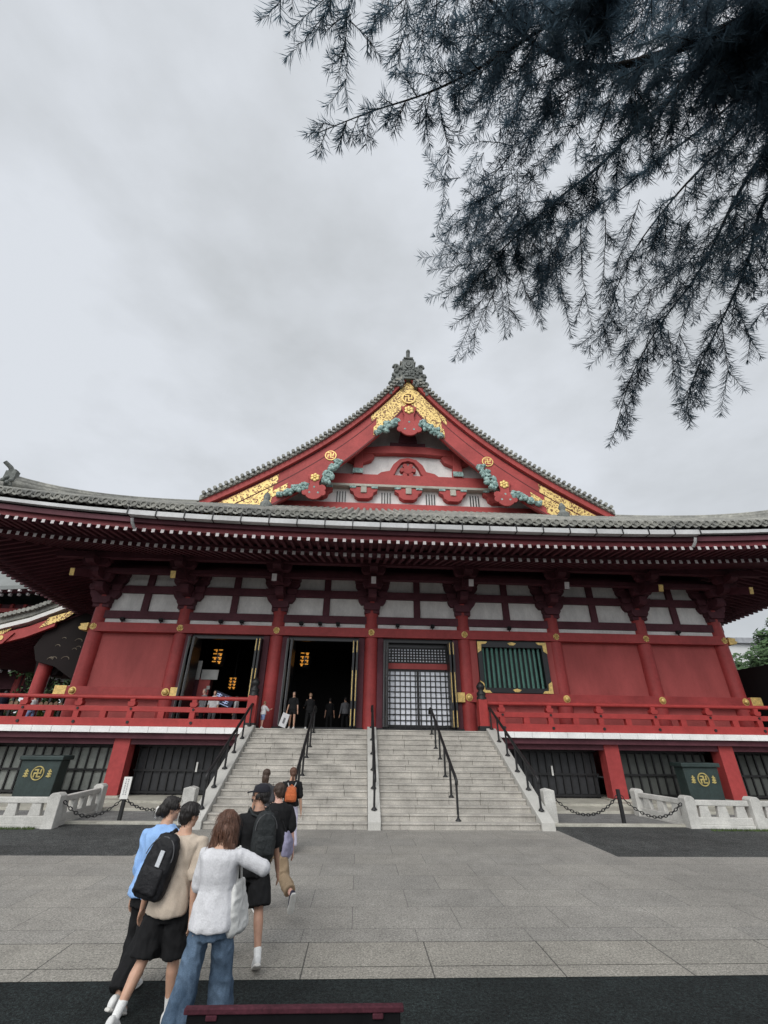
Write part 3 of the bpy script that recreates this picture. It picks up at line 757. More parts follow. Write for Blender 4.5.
def rail_run(x0, x1, xs, endpost):
    """one red railing: base rail, mid rail, round top rail, supports"""
    y = YD+.22
    r = MB(); r.box(x0, x1, y-.15, y+.15, DECK+.004, DECK+.32, REDR); rl = r.build('railing', HALL, bevel=.012)
    m = MB(); m.box(x0, x1, y-.1, y+.1, 3.33, 3.54, REDR); m.build('mid_rail', rl, bevel=.012)
    t = MB(); t.tube([(x0, y, 3.9), (x1, y, 3.9)], .085, REDR, 12); t.build('top_rail', rl)
    for x in xs:
        q = MB(); q.box(x-.115, x+.115, y-.11, y+.11, DECK+.32, 3.33, REDR)
        q.prism([(x-.11, 3.54), (x-.16, 3.62), (x-.16, 3.72), (x+.16, 3.72), (x+.16, 3.62), (x+.11, 3.54)], y-.14, y+.14, REDR)
        q.box(x-.1, x+.1, y-.1, y+.1, 3.72, 3.84, REDR); q.build('rail_support', rl, bevel=.008)
        q = MB(); q.disc((x+.04, DECK+.16), .06, y-.19, y-.151, BLACKM, 10); q.disc((x+.02, 3.44), .05, y-.135, y-.101, BLACKM, 10); q.build('rail_stud', rl)
    for a, c in zip(xs[:-1], xs[1:]):
        x = (a+c)/2; q = MB(); q.box(x-.13, x+.13, y-.1, y+.1, DECK+.32, 3.33, REDR); q.build('rail_strut', rl, bevel=.008)
    q = MB(); q.box(endpost-.2, endpost+.2, y-.2, y+.2, DECK, 4.05, REDR); p = q.build('end_post', rl, bevel=.02)
    q = MB(); q.box(endpost-.215, endpost+.215, y-.215, y+.215, DECK+.002, DECK+.2, BLACKM); q.build('post_shoe', p)  if False else None
    q = MB(); q.lathe((endpost, y, 4.04), [(.22, 0), (.22, .1), (.17, .14), (.21, .2), (.2, .3), (.1, .38), (.17, .46), (.2, .56), (.14, .68), (.03, .78)], BLACKM, 16); 
    q.lathe((endpost, y, DECK), [(.28, .003), (.28, .18)], BLACKM, 4) if False else q.box(endpost-.225, endpost+.225, y-.225, y+.225, DECK+.003, DECK+.2, BLACKM)
    q.build('finial', rl)
rail_run(-23.6, -4.76, [-21.5, -19.1, -16.75, -14.46, -12.17, -9.92, -7.26], -4.74)
rail_run(5.7, 22.4, [6.4, 8.6, 10.91, 13.46, 16.04, 18.36, 20.6], 5.55)
for x in UNDER:
    if -5.2 < x < 6: continue
    b = MB(); b.box(x-.33, x+.33, YD+.28, YD+.86, .19, 2.5, RED); p = b.build('base_post', HALL, bevel=.015)
    b = MB(); b.box(x-.42, x+.42, YD+.2, YD+.9, .1, .26, LEDGE); b.build('foot_stone', p, bevel=.01)
def under_bay(x0, x1, m_panel, gap, y=22.3, plates=False):
    b = MB(); b.box(x0, x1, y+.12, y+.2, .19, 2.5, BLACK); d = b.build('undercroft_grille', HALL)
    q = MB(); x = x0+.1; k = 0
    while x < x1-.1:
        q.box(x, min(x+gap, x1-.05), y+.02, y+.1, .35, 1.92, m_panel); x += gap+.05
    q.build('grille_board', d)
    q = MB(); x = x0+.08
    while x < x1: q.box(x-.028, x+.028, y-.06, y, .2, 2.12, BLACKM); x += (gap+.05)
    for z in (.3, 1.1, 2.02): q.box(x0, x1, y-.085, y-.061, z-.04, z+.04, BLACKM)
    q.build('grille_bar', d)
    if plates:
        q = MB(); xm = (x0+x1)/2+.3; q.box(xm-.035, xm+.035, y-.12, y-.09, 1.05, 1.42, WHITE); q.build('handle_plate', d)
under_bay(-16.1, -10.3, PALE, .34); under_bay(-22.5, -16.7, PALE, .34)
under_bay(-9.65, SL+.0, LOUV, .30, plates=True); under_bay(SR, 10.87, LOUV, .30, plates=True)
under_bay(11.53, 16.12, mat('grey_board', (.065, .07, .065), .8, .3, 1.3), .34); under_bay(16.8, 22.0, MATS['grey_board'], .34)
# ------------------------------------------------------------------ stone staircase
XS = .555; W = 5.03; Y0, Y1 = 15.72, 21.0; NST = 16
RISE = DECK/NST; RUN = (Y1-Y0)/(NST-1)
ST = empty('stone_staircase', (XS, Y0, 0), 'broad pale granite staircase in two flights climbing to the temple doors', 'staircase')
r = random.Random(11)
for k in range(NST):
    z0, z1 = RISE*k, RISE*(k+1); y0 = Y0 + RUN*k
    b = MB()
    for xa, xb in ((XS-W, XS-.2), (XS+.2, XS+W)):
        x = xa; first = True
        while x < xb-.02:
            w = r.uniform(.5, 1.25) if first else r.uniform(1.0, 1.35); first = False
            x1 = min(xb, x+w)
            if xb - x1 < .4: x1 = xb
            d = r.uniform(-.004, .004)
            ye = y0+RUN+.25 if k < NST-1 else y0+.5; b.box(x+.004, x1-.004, y0+d, ye, max(0, z0-.02) if k else -.05, z1-.052, STEPST); b.box(x+.003, x1-.003, y0+d-.022, ye, z1-.05, z1, STEPST); x = x1
    b.build('step', ST, bevel=.012)
b = MB(); b.box(XS-W, XS-.2, Y0+.2, Y1-.1, -.05, .1, STEPST)
def stringer(x0, x1, name='stringer'):
    b = MB(); b.prism([(Y0-.12, -.02), (Y0-.12, .22), (Y1-.02, DECK+.11), (Y1+.25, DECK+.11), (Y1+.25, -.02)], x0, x1, STRING, 'x')
    return b.build(name, ST, bevel=.02)
stringer(XS-W-.42, XS-W-.003); stringer(XS+W+.003, XS+W+.42); stringer(XS-.195, XS+.195)
def stair_z(y): return .22 + (y-(Y0-.12))*(DECK+.11-.22)/(Y1-.02-(Y0-.12))
def handrail(x, on_string, label):
    o = empty('handrail', (x, Y0, 0), label, 'handrail', 'black iron handrails of the staircase')
    base = stair_z if on_string else (lambda y: max(RISE, RISE*(int((y-Y0)/RUN)+1)))
    ys = [Y0+.35+i*(Y1-Y0-.45)/5 for i in range(6)]
    top = lambda y: stair_z(y) + (.86 if on_string else .80)
    b = MB(); pts = [(x, ys[0]-.0, top(ys[0])-.12), (x, ys[0]-.05, top(ys[0])-.03), (x, ys[0]+.12, top(ys[0])+.08)] + [(x, y, top(y)) for y in ys[1:]]
    pts += [(x, Y1+.15, top(Y1)-.05), (x, Y1+.35, top(Y1)-.1), (x, Y1+.4, top(Y1)-.25)]
    b.tube(pts, .052, BLACKM, 10); b.build('rail', o)
    for y in ys:
        q = MB(); q.tube([(x, y, base(y)-.03), (x, y, top(y))], .036, BLACKM, 10); q.lathe((x, y, base(y)), [(.095, .002), (.095, .02), (.06, .05), (.04, .08)], BLACKM, 12); q.build('post', o)
handrail(XS-W-.21, True, 'black handrail on the stone slope at the left edge of the stairs')
handrail(XS-2.5, False, 'black handrail standing on the steps beside the person with the orange backpack')
handrail(XS, True, 'black handrail on the narrow stone slope dividing the two flights')
handrail(XS+2.6, False, 'black handrail standing on the steps before the white lattice doors')
handrail(XS+W+.21, True, 'black handrail on the stone slope below the green slatted window')
# stone posts at the foot of the stairs
for x, y, lab in ((XS-W-.75, 16.5, 'square pale stone post at the left foot of the stairs'), (XS+W+.72, 16.75, 'square pale stone post at the right foot of the stairs, chained')):
    b = MB(); b.prism([(x-.19, -.02), (x-.19, .95), (x, 1.0), (x+.19, .95), (x+.19, -.02)], y-.19, y+.19, BALST)
    tag(b.build('stone_post', bevel=.025), lab, 'post', 'stone posts at the foot of the stairs')
# stone balustrades
def balustrade(label, pts, back):
    o = empty('stone_balustrade', (pts[0][0], pts[0][1], 0), label, 'balustrade', 'stone balustrades in front of the hall')
    def post(p):
        b = MB(); x, y = p; b.prism([(x-.17, -.02), (x-.17, .80), (x-.09, .87), (x+.09, .87), (x+.17, .80), (x+.17, -.02)], y-.17, y+.17, BALST); b.build('post', o, bevel=.02)
    for p in pts + back: post(p)
    seg = list(zip(pts[:-1], pts[1:])) + list(zip([pts[0]] + back[:-1], back))
    for a, c in seg:
        a, c = Vector((*a, 0)), Vector((*c, 0)); d = (c-a); L = d.length; d.normalize(); nrm = Vector((-d.y, d.x, 0)); m = (a+c)/2
        h = L/2-.17
        b = MB(); b.obox(m+Vector((0,0,.68)), d*h, nrm*.09, Vector((0,0,.075)), BALST); b.build('top_rail', o, bevel=.02)
        b = MB(); b.obox(m+Vector((0,0,.2)), d*h, nrm*.085, Vector((0,0,.1)), BALST); b.obox(m+Vector((0,0,.05)), d*h, nrm*.12, Vector((0,0,.05)), BALST); b.build('bottom_rail', o, bevel=.015)
        n = max(2, int(L/.62))
        for k in range(n):
            q = a + d*(.17 + (L-.34)*(k+.5)/n); b = MB()
            b.prism([(-.17, .3), (.17, .3), (.13, .605), (-.13, .605)], -.07, .07, BALST)
            b.v = [tuple(Vector((q.x, q.y, 0)) + d*vx + nrm*vy + Vector((0,0,vz))) for vx, vy, vz in b.v]; b.build('baluster', o, bevel=.01)
balustrade('pale stone balustrade around the water tank on the left of the stairs', [(-8.82, 15.75), (-11.2, 15.75), (-13.6, 15.75), (-16, 15.75)], [(-9.1, 18.7)])
balustrade('pale stone balustrade around the water tank on the right of the stairs', [(10.72, 16.3), (12.75, 16.1), (14.9, 15.95), (17, 15.9)], [(10.4, 18.6)])
# bollards and chains
def bollard(x, y, label, plate):
    o = empty('bollard', (x, y, 0), label, 'bollard', 'black chain bollards')
    b = MB(); b.box(x-.05, x+.05, y-.05, y+.05, 0, 1.0 if not plate else .72, BLACKM); b.build('shaft', o, bevel=.008)
    if plate:
        b = MB(); b.box(x-.125, x+.125, y-.085, y-.055, .62, 1.22, WHITE); s = b.build('sign_plate', o, bevel=.006)
        q = MB(); rr = random.Random(2)
        for c in range(2):
            z = 1.17
            while z > .72:
                h = rr.uniform(.02, .045); q.box(x-.055+c*.07, x-.02+c*.07, y-.089, y-.0855, z-h, z, mat('sign_ink', (.30, .30, .31), .8)); z -= h+rr.uniform(.015, .03)
        q.build('writing', s)
bollard(-7.32, 16.72, 'black bollard carrying a narrow white sign plate, left of the stairs', True)
bollard(8.68, 16.65, 'plain black bollard between two chains, right of the stairs', False)
def chain(p, q, sag, label):
    p, q = Vector(p), Vector(q); n = int((q-p).length/.085)
    b = MB()
    P = lambda t: p.lerp(q, t) - Vector((0, 0, sag*4*t*(1-t)))
    for k in range(n):
        a, c = P(k/n), P((k+1)/n); d = (c-a).normalized(); s = d.cross(Vector((0,0,1))).normalized(); u = s.cross(d)
        e = s if k % 2 else u; m = (a+c)/2
        pts = [m + d*.062*cos(t) + e*.036*sin(t) for t in [2*pi*i/10 for i in range(11)]]
        b.tube(pts, .013, BLACKM, 6, False)
    tag(b.build('chain'), label, 'chain', 'iron chains beside the stairs')
chain((-8.63, 15.78, .66), (-7.38, 16.72, .62), .42, 'dark chain from the left stone balustrade to the bollard with the white sign')
chain((-7.26, 16.72, .60), (XS-W-.94, 16.5, .72), .3, 'dark chain from the bollard with the white sign towards the stairs')
chain((XS+W+.91, 16.75, .74), (8.63, 16.65, .82), .5, 'dark chain from the stone post to the plain black bollard')
chain((8.73, 16.65, .82), (10.53, 16.3, .66), .48, 'dark chain from the plain black bollard to the right stone balustrade')
# water tanks
def tank(x, y, sx, label, w=.76):
    o = empty('water_tank', (x, y, 0), label, 'water tank', 'green bronze water tanks')
    b = MB()
    b.prism([(x-w+.06, .11), (x+w-.06, .11), (x+w, 1.5), (x-w, 1.5)], y, y+.6, TANKM); b.build('tank_body', o, bevel=.03)
    b = MB(); b.box(x-w-.08, x+w+.08, y-.09, y+.7, 1.503, 1.66, TANKM); b.build('rim', o, bevel=.03)
    c = (x, 1.06); g = MB(); g.ring(c, .21, .245, y-.03, y+.05, GOLDO); g.manji(c, .14, .05, y-.035, y+.05, GOLDO); g.build('crest', o)
    for s in (-1, 1):
        g = MB(); xx = c[0]+s*.44; rr = random.Random(8+s)
        for k in range(3): g.prism([(xx-.1+.03*k, .94+.08*k), (xx+.09, .94+.08*k), (xx+.07, .99+.08*k), (xx-.07, .99+.08*k)], y-.02, y+.05, GOLDO)
        g.prism([(xx-.02, .92), (xx+.03, .92), (xx+.03, 1.2), (xx-.02, 1.2)], y-.024, y+.05, GOLDO); g.build('gold_letter', o)
tank(-12.5, 20.45, -1, 'dark green water tank with a round gold crest, behind the left balustrade')
tank(14.42, 20.45, 1, 'dark green water tank with a round gold crest, behind the right balustrade')
# maroon board at the near edge
o = empty('notice_stand', (-.38, 3.95, 0), 'low black stand with a maroon top edge in the foreground', 'stand')
MAR = mat('maroon_wood', (.060, .016, .024), .8, .35, 5, .25, 40, .15, spec=.2)
b = MB(); b.box(-1.02, .33, 3.95, 3.99, .2, .797, mat('board_black', (.008, .008, .009), .95, .3, 4, spec=.1)); b.build('board', o, bevel=.006)
b = MB(); b.box(-1.04, .35, 3.935, 3.985, .80, .83, MAR); b.box(-.90, -.83, 3.937, 3.949, .77, .799, MAR); b.box(.15, .22, 3.937, 3.949, .77, .799, MAR); b.build('top_edge', o, bevel=.01)
for x in (-.98, .29):
    b = MB(); b.box(x-.04, x+.04, 3.99, 4.05, 0, .795, BLACK); b.box(x-.05, x+.05, 3.75, 4.25, 0.002, .05, BLACK); b.build('leg', o, bevel=.008)
# floodlights on the head beam
for k, (bay, f) in enumerate(((0, .3), (0, .75), (1, .4), (1, .62), (2, .25), (2, .45), (2, .64), (3, .28), (3, .66), (4, .5), (6, .45))):
    x = COLX[bay] + (COLX[bay+1]-COLX[bay])*f
    o = empty('floodlight', (x, 22.43, 7.42), 'small dark floodlight clamped on the head beam above the doors', 'floodlight', 'small floodlights on the head beam')
    b = MB(); b.box(x-.03, x+.03, 22.40, 22.46, 7.422, 7.52, BLACKM); b.build('bracket', o)
    b = MB(); b.obox((x, 22.42, 7.60), (.1, 0, 0), (0, .08, -.03), (0, .02, .06), BLACKM); b.build('lamp_head', o, bevel=.012)

# ------------------------------------------------------------------ inside the doors
def emit(name, c, s):
    m, nt, b = new_mat(name); b.inputs['Base Color'].default_value = (*c, 1); b.inputs['Emission Color'].default_value = (*c, 1); b.inputs['Emission Strength'].default_value = s; return m
GLOW = emit('lantern_glow', (1.0, .42, .05), .42)
def lantern(x, y, z, s, lab):
    o = empty('hanging_lantern', (x, y, z), lab, 'lantern', 'lanterns glowing inside the hall')
    b = MB(); b.lathe((x, y, z), [(.1*s, -.62*s), (.34*s, -.55*s), (.42*s, -.2*s), (.42*s, .2*s), (.34*s, .55*s), (.1*s, .62*s)], BLACK, 16); b.build('lantern_body', o)
    g = MB(); rr = random.Random(int(x*31))
    for c in range(2):
        for k in range(4):
            zz = z+(.42-.25*k)*s; xx = x+(c-.5)*.34*s
            g.box(xx-.12*s, xx+.12*s, y-.47*s, y-.425*s, zz-.03*s, zz+.03*s, GLOW)
            if rr.random() < .8: g.box(xx+rr.uniform(-.08, .05)*s, xx+rr.uniform(.06, .1)*s, y-.468*s, y-.424*s, zz-.14*s, zz-.035*s, GLOW)
    g.build('glowing_sign', o)
    b = MB(); b.tube([(x, y, z+.6*s), (x, y, 7.6)], .015, BLACKM, 6); b.build('cord', o)
lantern(-7.55, 24.4, 6.15, .78, 'lantern glowing orange inside the left open doorway, the higher of two there')
lantern(-6.9, 25.6, 4.98, .62, 'lantern glowing orange inside the left open doorway, the lower of two there')
lantern(-3.0, 24.4, 6.1, .74, 'lantern glowing orange inside the middle open doorway')
o = empty('notice_cabinet', (-8.3, 23.7, DECK), 'maroon cabinet with pale paper notices inside the left open doorway', 'cabinet')
b = MB(); b.box(-9.0, -7.55, 23.7, 24.1, DECK, 5.1, REDD); b.build('cabinet_body', o, bevel=.01)
b = MB(); b.box(-8.1, -7.55, 23.62, 23.69, 3.3, 5.0, REDP); b.build('door', o, bevel=.01)
b = MB(); b.box(-8.7, -8.1, 23.61, 23.64, 4.95, 5.85, mat('paper_notice', (.40, .40, .38), .9)); b.box(-8.02, -7.2, 23.56, 23.6, 4.95, 5.42, MATS['paper_notice']); b.box(-7.66, -7.5, 23.6, 23.615, 4.5, 4.66, MATS['paper_notice']); b.build('notice', o)
o = empty('information_screen', (-7.0, 23.5, 4.0), 'tilted dark blue sign with pale lettering inside the left open doorway', 'sign')
b = MB(); u = Vector((.94, .1, -.34)); v = Vector((.34, 0, .94))
b.obox((-6.75, 23.6, 4.05), u*.52, (0, .04, 0), v*.26, mat('navy_sign', (.012, .02, .06), .5)); sg = b.build('sign_board', o)
b = MB(); LT = emit('sign_lettering', (.45, .55, .8), .35)
for c in range(2):
    for k in range(4):
        p = Vector((-6.75, 23.553, 4.05)) + u*(-.24+c*.42) + v*(.15-k*.085); b.obox(p, u*.13, (0, .006, 0), v*.018, LT)
    p = Vector((-6.75, 23.553, 4.05)) + u*(-.24+c*.42); b.obox(p+v*.02, u*.018, (0, .006, 0), v*.18, LT)
b.obox(Vector((-6.75, 23.553, 4.05))-v*.21, u*.4, (0, .006, 0), v*.014, LT); b.build('lettering', sg)
b = MB(); b.tube([(-6.75, 23.65, DECK), (-6.75, 23.65, 4.0)], .03, BLACKM, 8); b.build('pole', o)

# ------------------------------------------------------------------ beyond the hall
# porch roof on the far left, joined to the hall front
def porch():
    y0, y1 = 30.0, 48.0
    prof = [(-15.5, 13.0), (-17.2, 11.9), (-19.0, 10.75), (-20.4, 10.05), (-22, 9.3), (-23.8, 8.75), (-26, 8.4), (-28.5, 8.35), (-30.5, 8.55)]
    def st(b, a, c, ya, yb, m, i0=0, ln=None):
        p = [(x, z-a) for x, z in prof[i0:ln]] + [(x, z-c) for x, z in prof[i0:ln]][::-1]
        n = len(p)//2
        vs = []; fs = []
        for x, z in prof[i0:ln]:
            for y, zz in ((ya, z-a), (ya, z-c), (yb, z-c), (yb, z-a)): vs.append((x, y, zz))
        for j in range(n-1):
            for q in range(4): fs.append((4*j+q, 4*j+(q+1) % 4, 4*j+4+(q+1) % 4, 4*j+4+q))
        fs += [(0,1,2,3), (4*n-4, 4*n-1, 4*n-2, 4*n-3)]; b.add(vs, fs, m)
    b = MB(); st(b, -.55, -.15, y0-.1, y1, TILE)
    for j in range(len(prof)-1):
        for f in range(7):
            f /= 7; x = prof[j][0]+(prof[j+1][0]-prof[j][0])*f; z = prof[j][1]+(prof[j+1][1]-prof[j][1])*f
            b.tube([(x, y0-.35, z+.6), (x, y1, z+.62)], .15, TILE, 8)
    b.build('porch_roof', HALL)
    b = MB(); st(b, .02, .3, y0-.2, y0+.4, WHITE); b.build('porch_gutter', HALL)
    b = MB(); st(b, .55, 1.25, y0, y0+.25, REDG, 3); bb = b.build('porch_gable_board', HALL)
    b = MB(); b.prism([(-19.0, 10.05), (-20.9, 9.35), (-21.3, 8.65), (-19.9, 9.25)], y0-.04, y0-.005, GOLD); b.prism([(-23.0, 8.6), (-23.7, 8.4), (-24.2, 8.15), (-23.4, 8.2)], y0-.04, y0-.005, GOLD); b.build('gold_plate', bb)
    b = MB(); b.prism([(-22.7, 8.3), (-23.2, 7.6), (-23.9, 7.4), (-24.3, 7.9), (-23.9, 8.1)], y0-.1, y0-.01, REDG); b.disc((-23.4, 7.95), .16, y0-.14, y0-.1, GOLDP, 12); b.build('porch_pendant', bb)
    b = MB(); st(b, .9, 1.02, y0+.3, y1, REDD, 2); 
    for k in range(24):
        y = y0+.5+k*.42; st(b, 1.02, 1.2, y, y+.14, REDD, 2)
    b.build('porch_soffit', HALL)
    b = MB(); b.lathe((-20.7, y0+1.0, 0), [(.42, DECK), (.42, 6.0), (.40, 8.6)], RED, 20); b.build('porch_column', HALL)
    b = MB(); b.prism([(-21.4, 5.9), (-20, 5.9), (-19.6, 7.2), (-16, 7.2), (-16, 9.3), (-19.5, 9.4), (-21.2, 8.8), (-22.2, 8.6), (-21.6, 7.3)], y0+1.2, y0+1.9, mat('shade_painted_timber', (.009, .005, .005), .95)); b.build('porch_beam', HALL)  # near-black on beam and bracket: shade under the deep eaves, painted into the colour
    b = MB(); b.prism([(-21.0, 6.6), (-21.45, 7.5), (-20.9, 8.8), (-18.9, 9.8), (-16.3, 9.9), (-16.3, 5.5), (-18.3, 5.5), (-19.7, 6.3)], y0+.32, y0+.85, MATS['shade_painted_timber']); b.build('porch_bracket', HALL, bevel=.04)
    b = MB(); rr = random.Random(4)
    for k in range(16):
        x = rr.uniform(-20.6, -17.6); z = rr.uniform(6.6, 8.4); w_ = rr.uniform(.12, .26)
        b.tube([(x+w_*cos(t), y0+.31, z+w_*sin(t)*.7) for t in [q*.6 for q in range(6)]], .018, BRONZE, 6)
    b.build('beam_carving', HALL)
    b = MB(); b.box(-31, -15.9, 27, y1, 2.3, DECK, REDD); b.build('porch_floor', HALL)
porch()
# two-storey gate far to the left
G = empty('temple_gate', (-54, 66, 0), 'distant red temple gate with tiered roofs, far left beyond the porch', 'gate')
def tier(zb, hw, hd, ov, zr, cx=-54, cy=66, nm='gate_roof'):
    b = MB(); n = 24
    def ring(s, z, lift): 
        out = []
        for k in range(4*n):
            side, f = divmod(k, n); t = -1+2*f/n; sx, sy = ((t, -1), (1, t), (-t, 1), (-1, -t))[side]
            out.append((cx+sx*(hw+ov)*s if s == 1 else cx+sx*(hw+ov*s), cy+sy*(hd+ov)*s if s == 1 else cy+sy*(hd+ov*s), z+lift*abs(t)**3))
        return out
    rings = [ring(1, zb, 1.0), ring(1, zb+.5, 1.0), ring(.6, zb+.5+(zr-zb)*.25, .4), ring(.1, zb+.5+(zr-zb)*.8, .1), ring(-.2, zr, 0)]
    vs = [p for q in rings for p in q]; m = 4*n
    fs = [(i*m+k, i*m+(k+1) % m, (i+1)*m+(k+1) % m, (i+1)*m+k) for i in range(len(rings)-1) for k in range(m)]
    b.add(vs, fs, mat('far_tile', (.22, .23, .225), .85, .2, .4)); b.add(rings[-1], [tuple(range(m))], MATS['far_tile'])
    b.add(rings[0] + ring(.0, zb+.9, 0), [(k, (k+1) % m, m+(k+1) % m, m+k) for k in range(m)], REDD)
    rf = b.build(nm, G)
    d = MB()
    for k in range(4*n):
        x, y, z = rings[0][k]; d.box(x-.14, x+.14, y-.16, y+.16, z-.34, z-.1, TIPW)
        x2, y2, z2 = ring(.75, zb, .6)[k]; d.box(x2-.14, x2+.14, y2-.16, y2+.16, z2-.5, z2-.2, TIPW)
    d.build('rafter_tips', rf)
tier(9.3, 11, 5.5, 4.2, 13.6); tier(18.9, 10, 5, 4.4, 30)
b = MB(); b.box(-64, -44, 61.5, 70.5, 13.0, 18.4, REDD)
for k in range(12): b.box(-64+k*1.75-.2, -64+k*1.75+.2, 61.2, 61.5, 13, 18.4, RED); b.box(-63.6+k*1.75, -62.5+k*1.75, 61.35, 61.5, 15.2, 16.6, PLASTER)
b.box(-65.5, -42.5, 60.2, 71.8, 13.5, 13.9, RED); b.box(-65.5, -42.5, 60.15, 60.3, 14.4, 14.55, RED); b.box(-65, -43, 60.9, 71, 17.2, 17.7, RED)
b.build('upper_storey', G)
b = MB()
for x in (-64, -57.5, -50.5, -44):
    for y in (62, 66, 70): b.lathe((x, y, 0), [(.6, 0), (.55, 9.6)], RED, 12)
b.box(-64.5, -43.5, 61.6, 70.4, 7.6, 9.8, REDD); b.build('lower_storey', G)
# side wall on the right
b = MB(); b.box(21.5, 21.9, 19.0, 34, 0, 6.15, mat('black_cladding', (.010, .010, .011), .7, .3, 1)); 
tag(b.build('side_wall', bevel=.02), 'tall black clad wall at the right end of the hall', 'wall')
o = empty('pale_building', (52, 70, 0), 'pale grey low building far behind the tree on the right', 'building')
b = MB(); b.box(40, 75, 66, 80, 0, 16.3, mat('far_wall', (.62, .63, .63), .9, .08, .2)); b.build('wall', o)
b = MB(); b.box(39.4, 75.6, 65.4, 80.6, 16.3, 17.1, mat('far_roof_edge', (.32, .33, .35), .9)); b.build('roof', o)
for k in range(7):
    b = MB(); b.box(42+k*4.5, 44.2+k*4.5, 65.9, 65.99, 11.5, 13.5, LOUV); b.build('window', o)

# trees with leaf clumps
def leafy(name, loc, h, spread, n, m, label, seed, group=None, leaf=.16):
    q = random.Random(seed); o = empty(name, loc, label, 'tree', group); x, y, z = loc
    t = MB(); top = Vector((x+q.uniform(-.3, .3), y, z+h*.75))
    t.tube([(x, y, z-.05), (x+.1, y, z+h*.3), tuple(top)], [h*.03, h*.022, h*.008], BARK, 10)
    clumps = []
    for k in range(26):
        a = q.uniform(0, 2*pi); rr = spread*sqrt(q.random()); zz = z+h*(.30+.68*q.random()); 
        f = 1-abs((zz-z)/h-.6)*1.2; c = Vector((x+rr*f*cos(a), y+rr*f*sin(a), zz)); clumps.append((c, spread*q.uniform(.2, .38)))
        st = Vector((x, y, z+h*q.uniform(.25, .55))); t.tube([st, st.lerp(c, .55)+Vector((0,0,.2)), c], [h*.010, h*.006, h*.002], BARK, 6)
    t.build('trunk', o)
    l = MB()
    for k in range(n):
        c, rr = q.choice(clumps); d = Vector((q.gauss(0, 1), q.gauss(0, 1), q.gauss(0, .8))).normalized()*rr*q.random()**.4
        p = c+d; u = Vector((q.gauss(0, 1), q.gauss(0, 1), q.gauss(0, .6))).normalized(); w = u.orthogonal().normalized(); s = leaf*q.uniform(.6, 1.3)
        l.add([p-u*s, p+w*s*.45, p+u*s, p-w*s*.45], [(0,1,2,3)], m)
    l.build('crown', o)
leafy('broadleaf_tree', (39.5, 41, 0), 13.2, 4.2, 9000, LEAF, 'bright green leafy tree above the black wall on the right', 3, leaf=.26)
leafy('broadleaf_tree', (-31.5, 47, 0), 9.0, 4.6, 6000, LEAF, 'green tree behind the left corner column of the hall', 5, leaf=.2)
leafy('round_bush', (-27.6, 42, 2.5), 2.1, 1.3, 3500, LEAF2, 'yellow green bush behind the railing at the far left', 8, leaf=.09)
# rack of votive plaques on the side veranda
o = empty('plaque_rack', (-16.5, 27, DECK), 'dark rack hung with small brown wooden plaques behind the left railing', 'rack')
b = MB()
for k in range(9): b.box(-19.2+k*.66, -19.08+k*.66, 27, 27.1, DECK, 4.3, BLACKM)
for z in (3.0, 3.6, 4.25): b.box(-19.3, -13.8, 26.98, 27.0, z, z+.07, REDD)
b.build('rack_frame', o)
PLQ = mat('plaque_wood', (.21, .13, .08), .8, .4, 6)
q = random.Random(6)
for k in range(20):
    x = -19.1+k*.265; b = MB(); z = 3.85+q.uniform(-.05, .05); b.prism([(x-.1, z-.14), (x+.1, z-.14), (x+.1, z+.1), (x, z+.18), (x-.1, z+.1)], 26.9, 26.96, PLQ); b.build('plaque', o)

# ------------------------------------------------------------------ camera, sky, sun
def camera():
    f, p, yw, ro = 432.7, radians(27.852), radians(2.638), radians(.744)
    fw = Vector((sin(yw)*cos(p), cos(yw)*cos(p), sin(p))); rt = Vector((cos(yw), -sin(yw), 0)); up = rt.cross(fw)
    r2 = rt*cos(ro)+up*sin(ro); u2 = -rt*sin(ro)+up*cos(ro)
    cd = bpy.data.cameras.new('camera'); cd.sensor_fit = 'VERTICAL'; cd.sensor_height = 24; cd.sensor_width = 18
    cd.lens = 24*f/1024; cd.clip_start = .05; cd.clip_end = 3000
    o = bpy.data.objects.new('camera', cd); COL.objects.link(o)
    o.matrix_world = Matrix(((r2.x, u2.x, -fw.x, 0), (r2.y, u2.y, -fw.y, 0), (r2.z, u2.z, -fw.z, 2.34), (0, 0, 0, 1)))
    SC.camera = o
camera()
w = bpy.data.worlds.new('World'); SC.world = w; w.use_nodes = True; nt = w.node_tree
bg = nt.nodes['Background']; sky = nt.nodes.new('ShaderNodeTexSky'); sky.sky_type = 'NISHITA'; sky.sun_disc = False
EL, ROT = radians(40), radians(205)
sky.sun_elevation = EL; sky.sun_rotation = ROT
tc = nt.nodes.new('ShaderNodeTexCoord'); mp = nt.nodes.new('ShaderNodeMapping'); mp.inputs['Scale'].default_value = (1, 1, 1.9); mp.inputs['Location'].default_value = (.35, .1, .2)
nt.links.new(tc.outputs['Generated'], mp.inputs[0])
n1 = noise_t(nt, mp.outputs[0], 1.5, 5, .5); n2 = noise_t(nt, mp.outputs[0], 4.5, 6, .55)
mx = nt.nodes.new('ShaderNodeMath'); mx.operation = 'MULTIPLY_ADD'; mx.inputs[1].default_value = .45; nt.links.new(n2, mx.inputs[0]); nt.links.new(n1, mx.inputs[2])
cloud = ramp(nt, mx.outputs[0], [(.46, (5.5, 5.75, 5.95)), (.80, (7.6, 7.95, 8.45))])
col = mixc(nt, .93, sky.outputs[0], cloud)
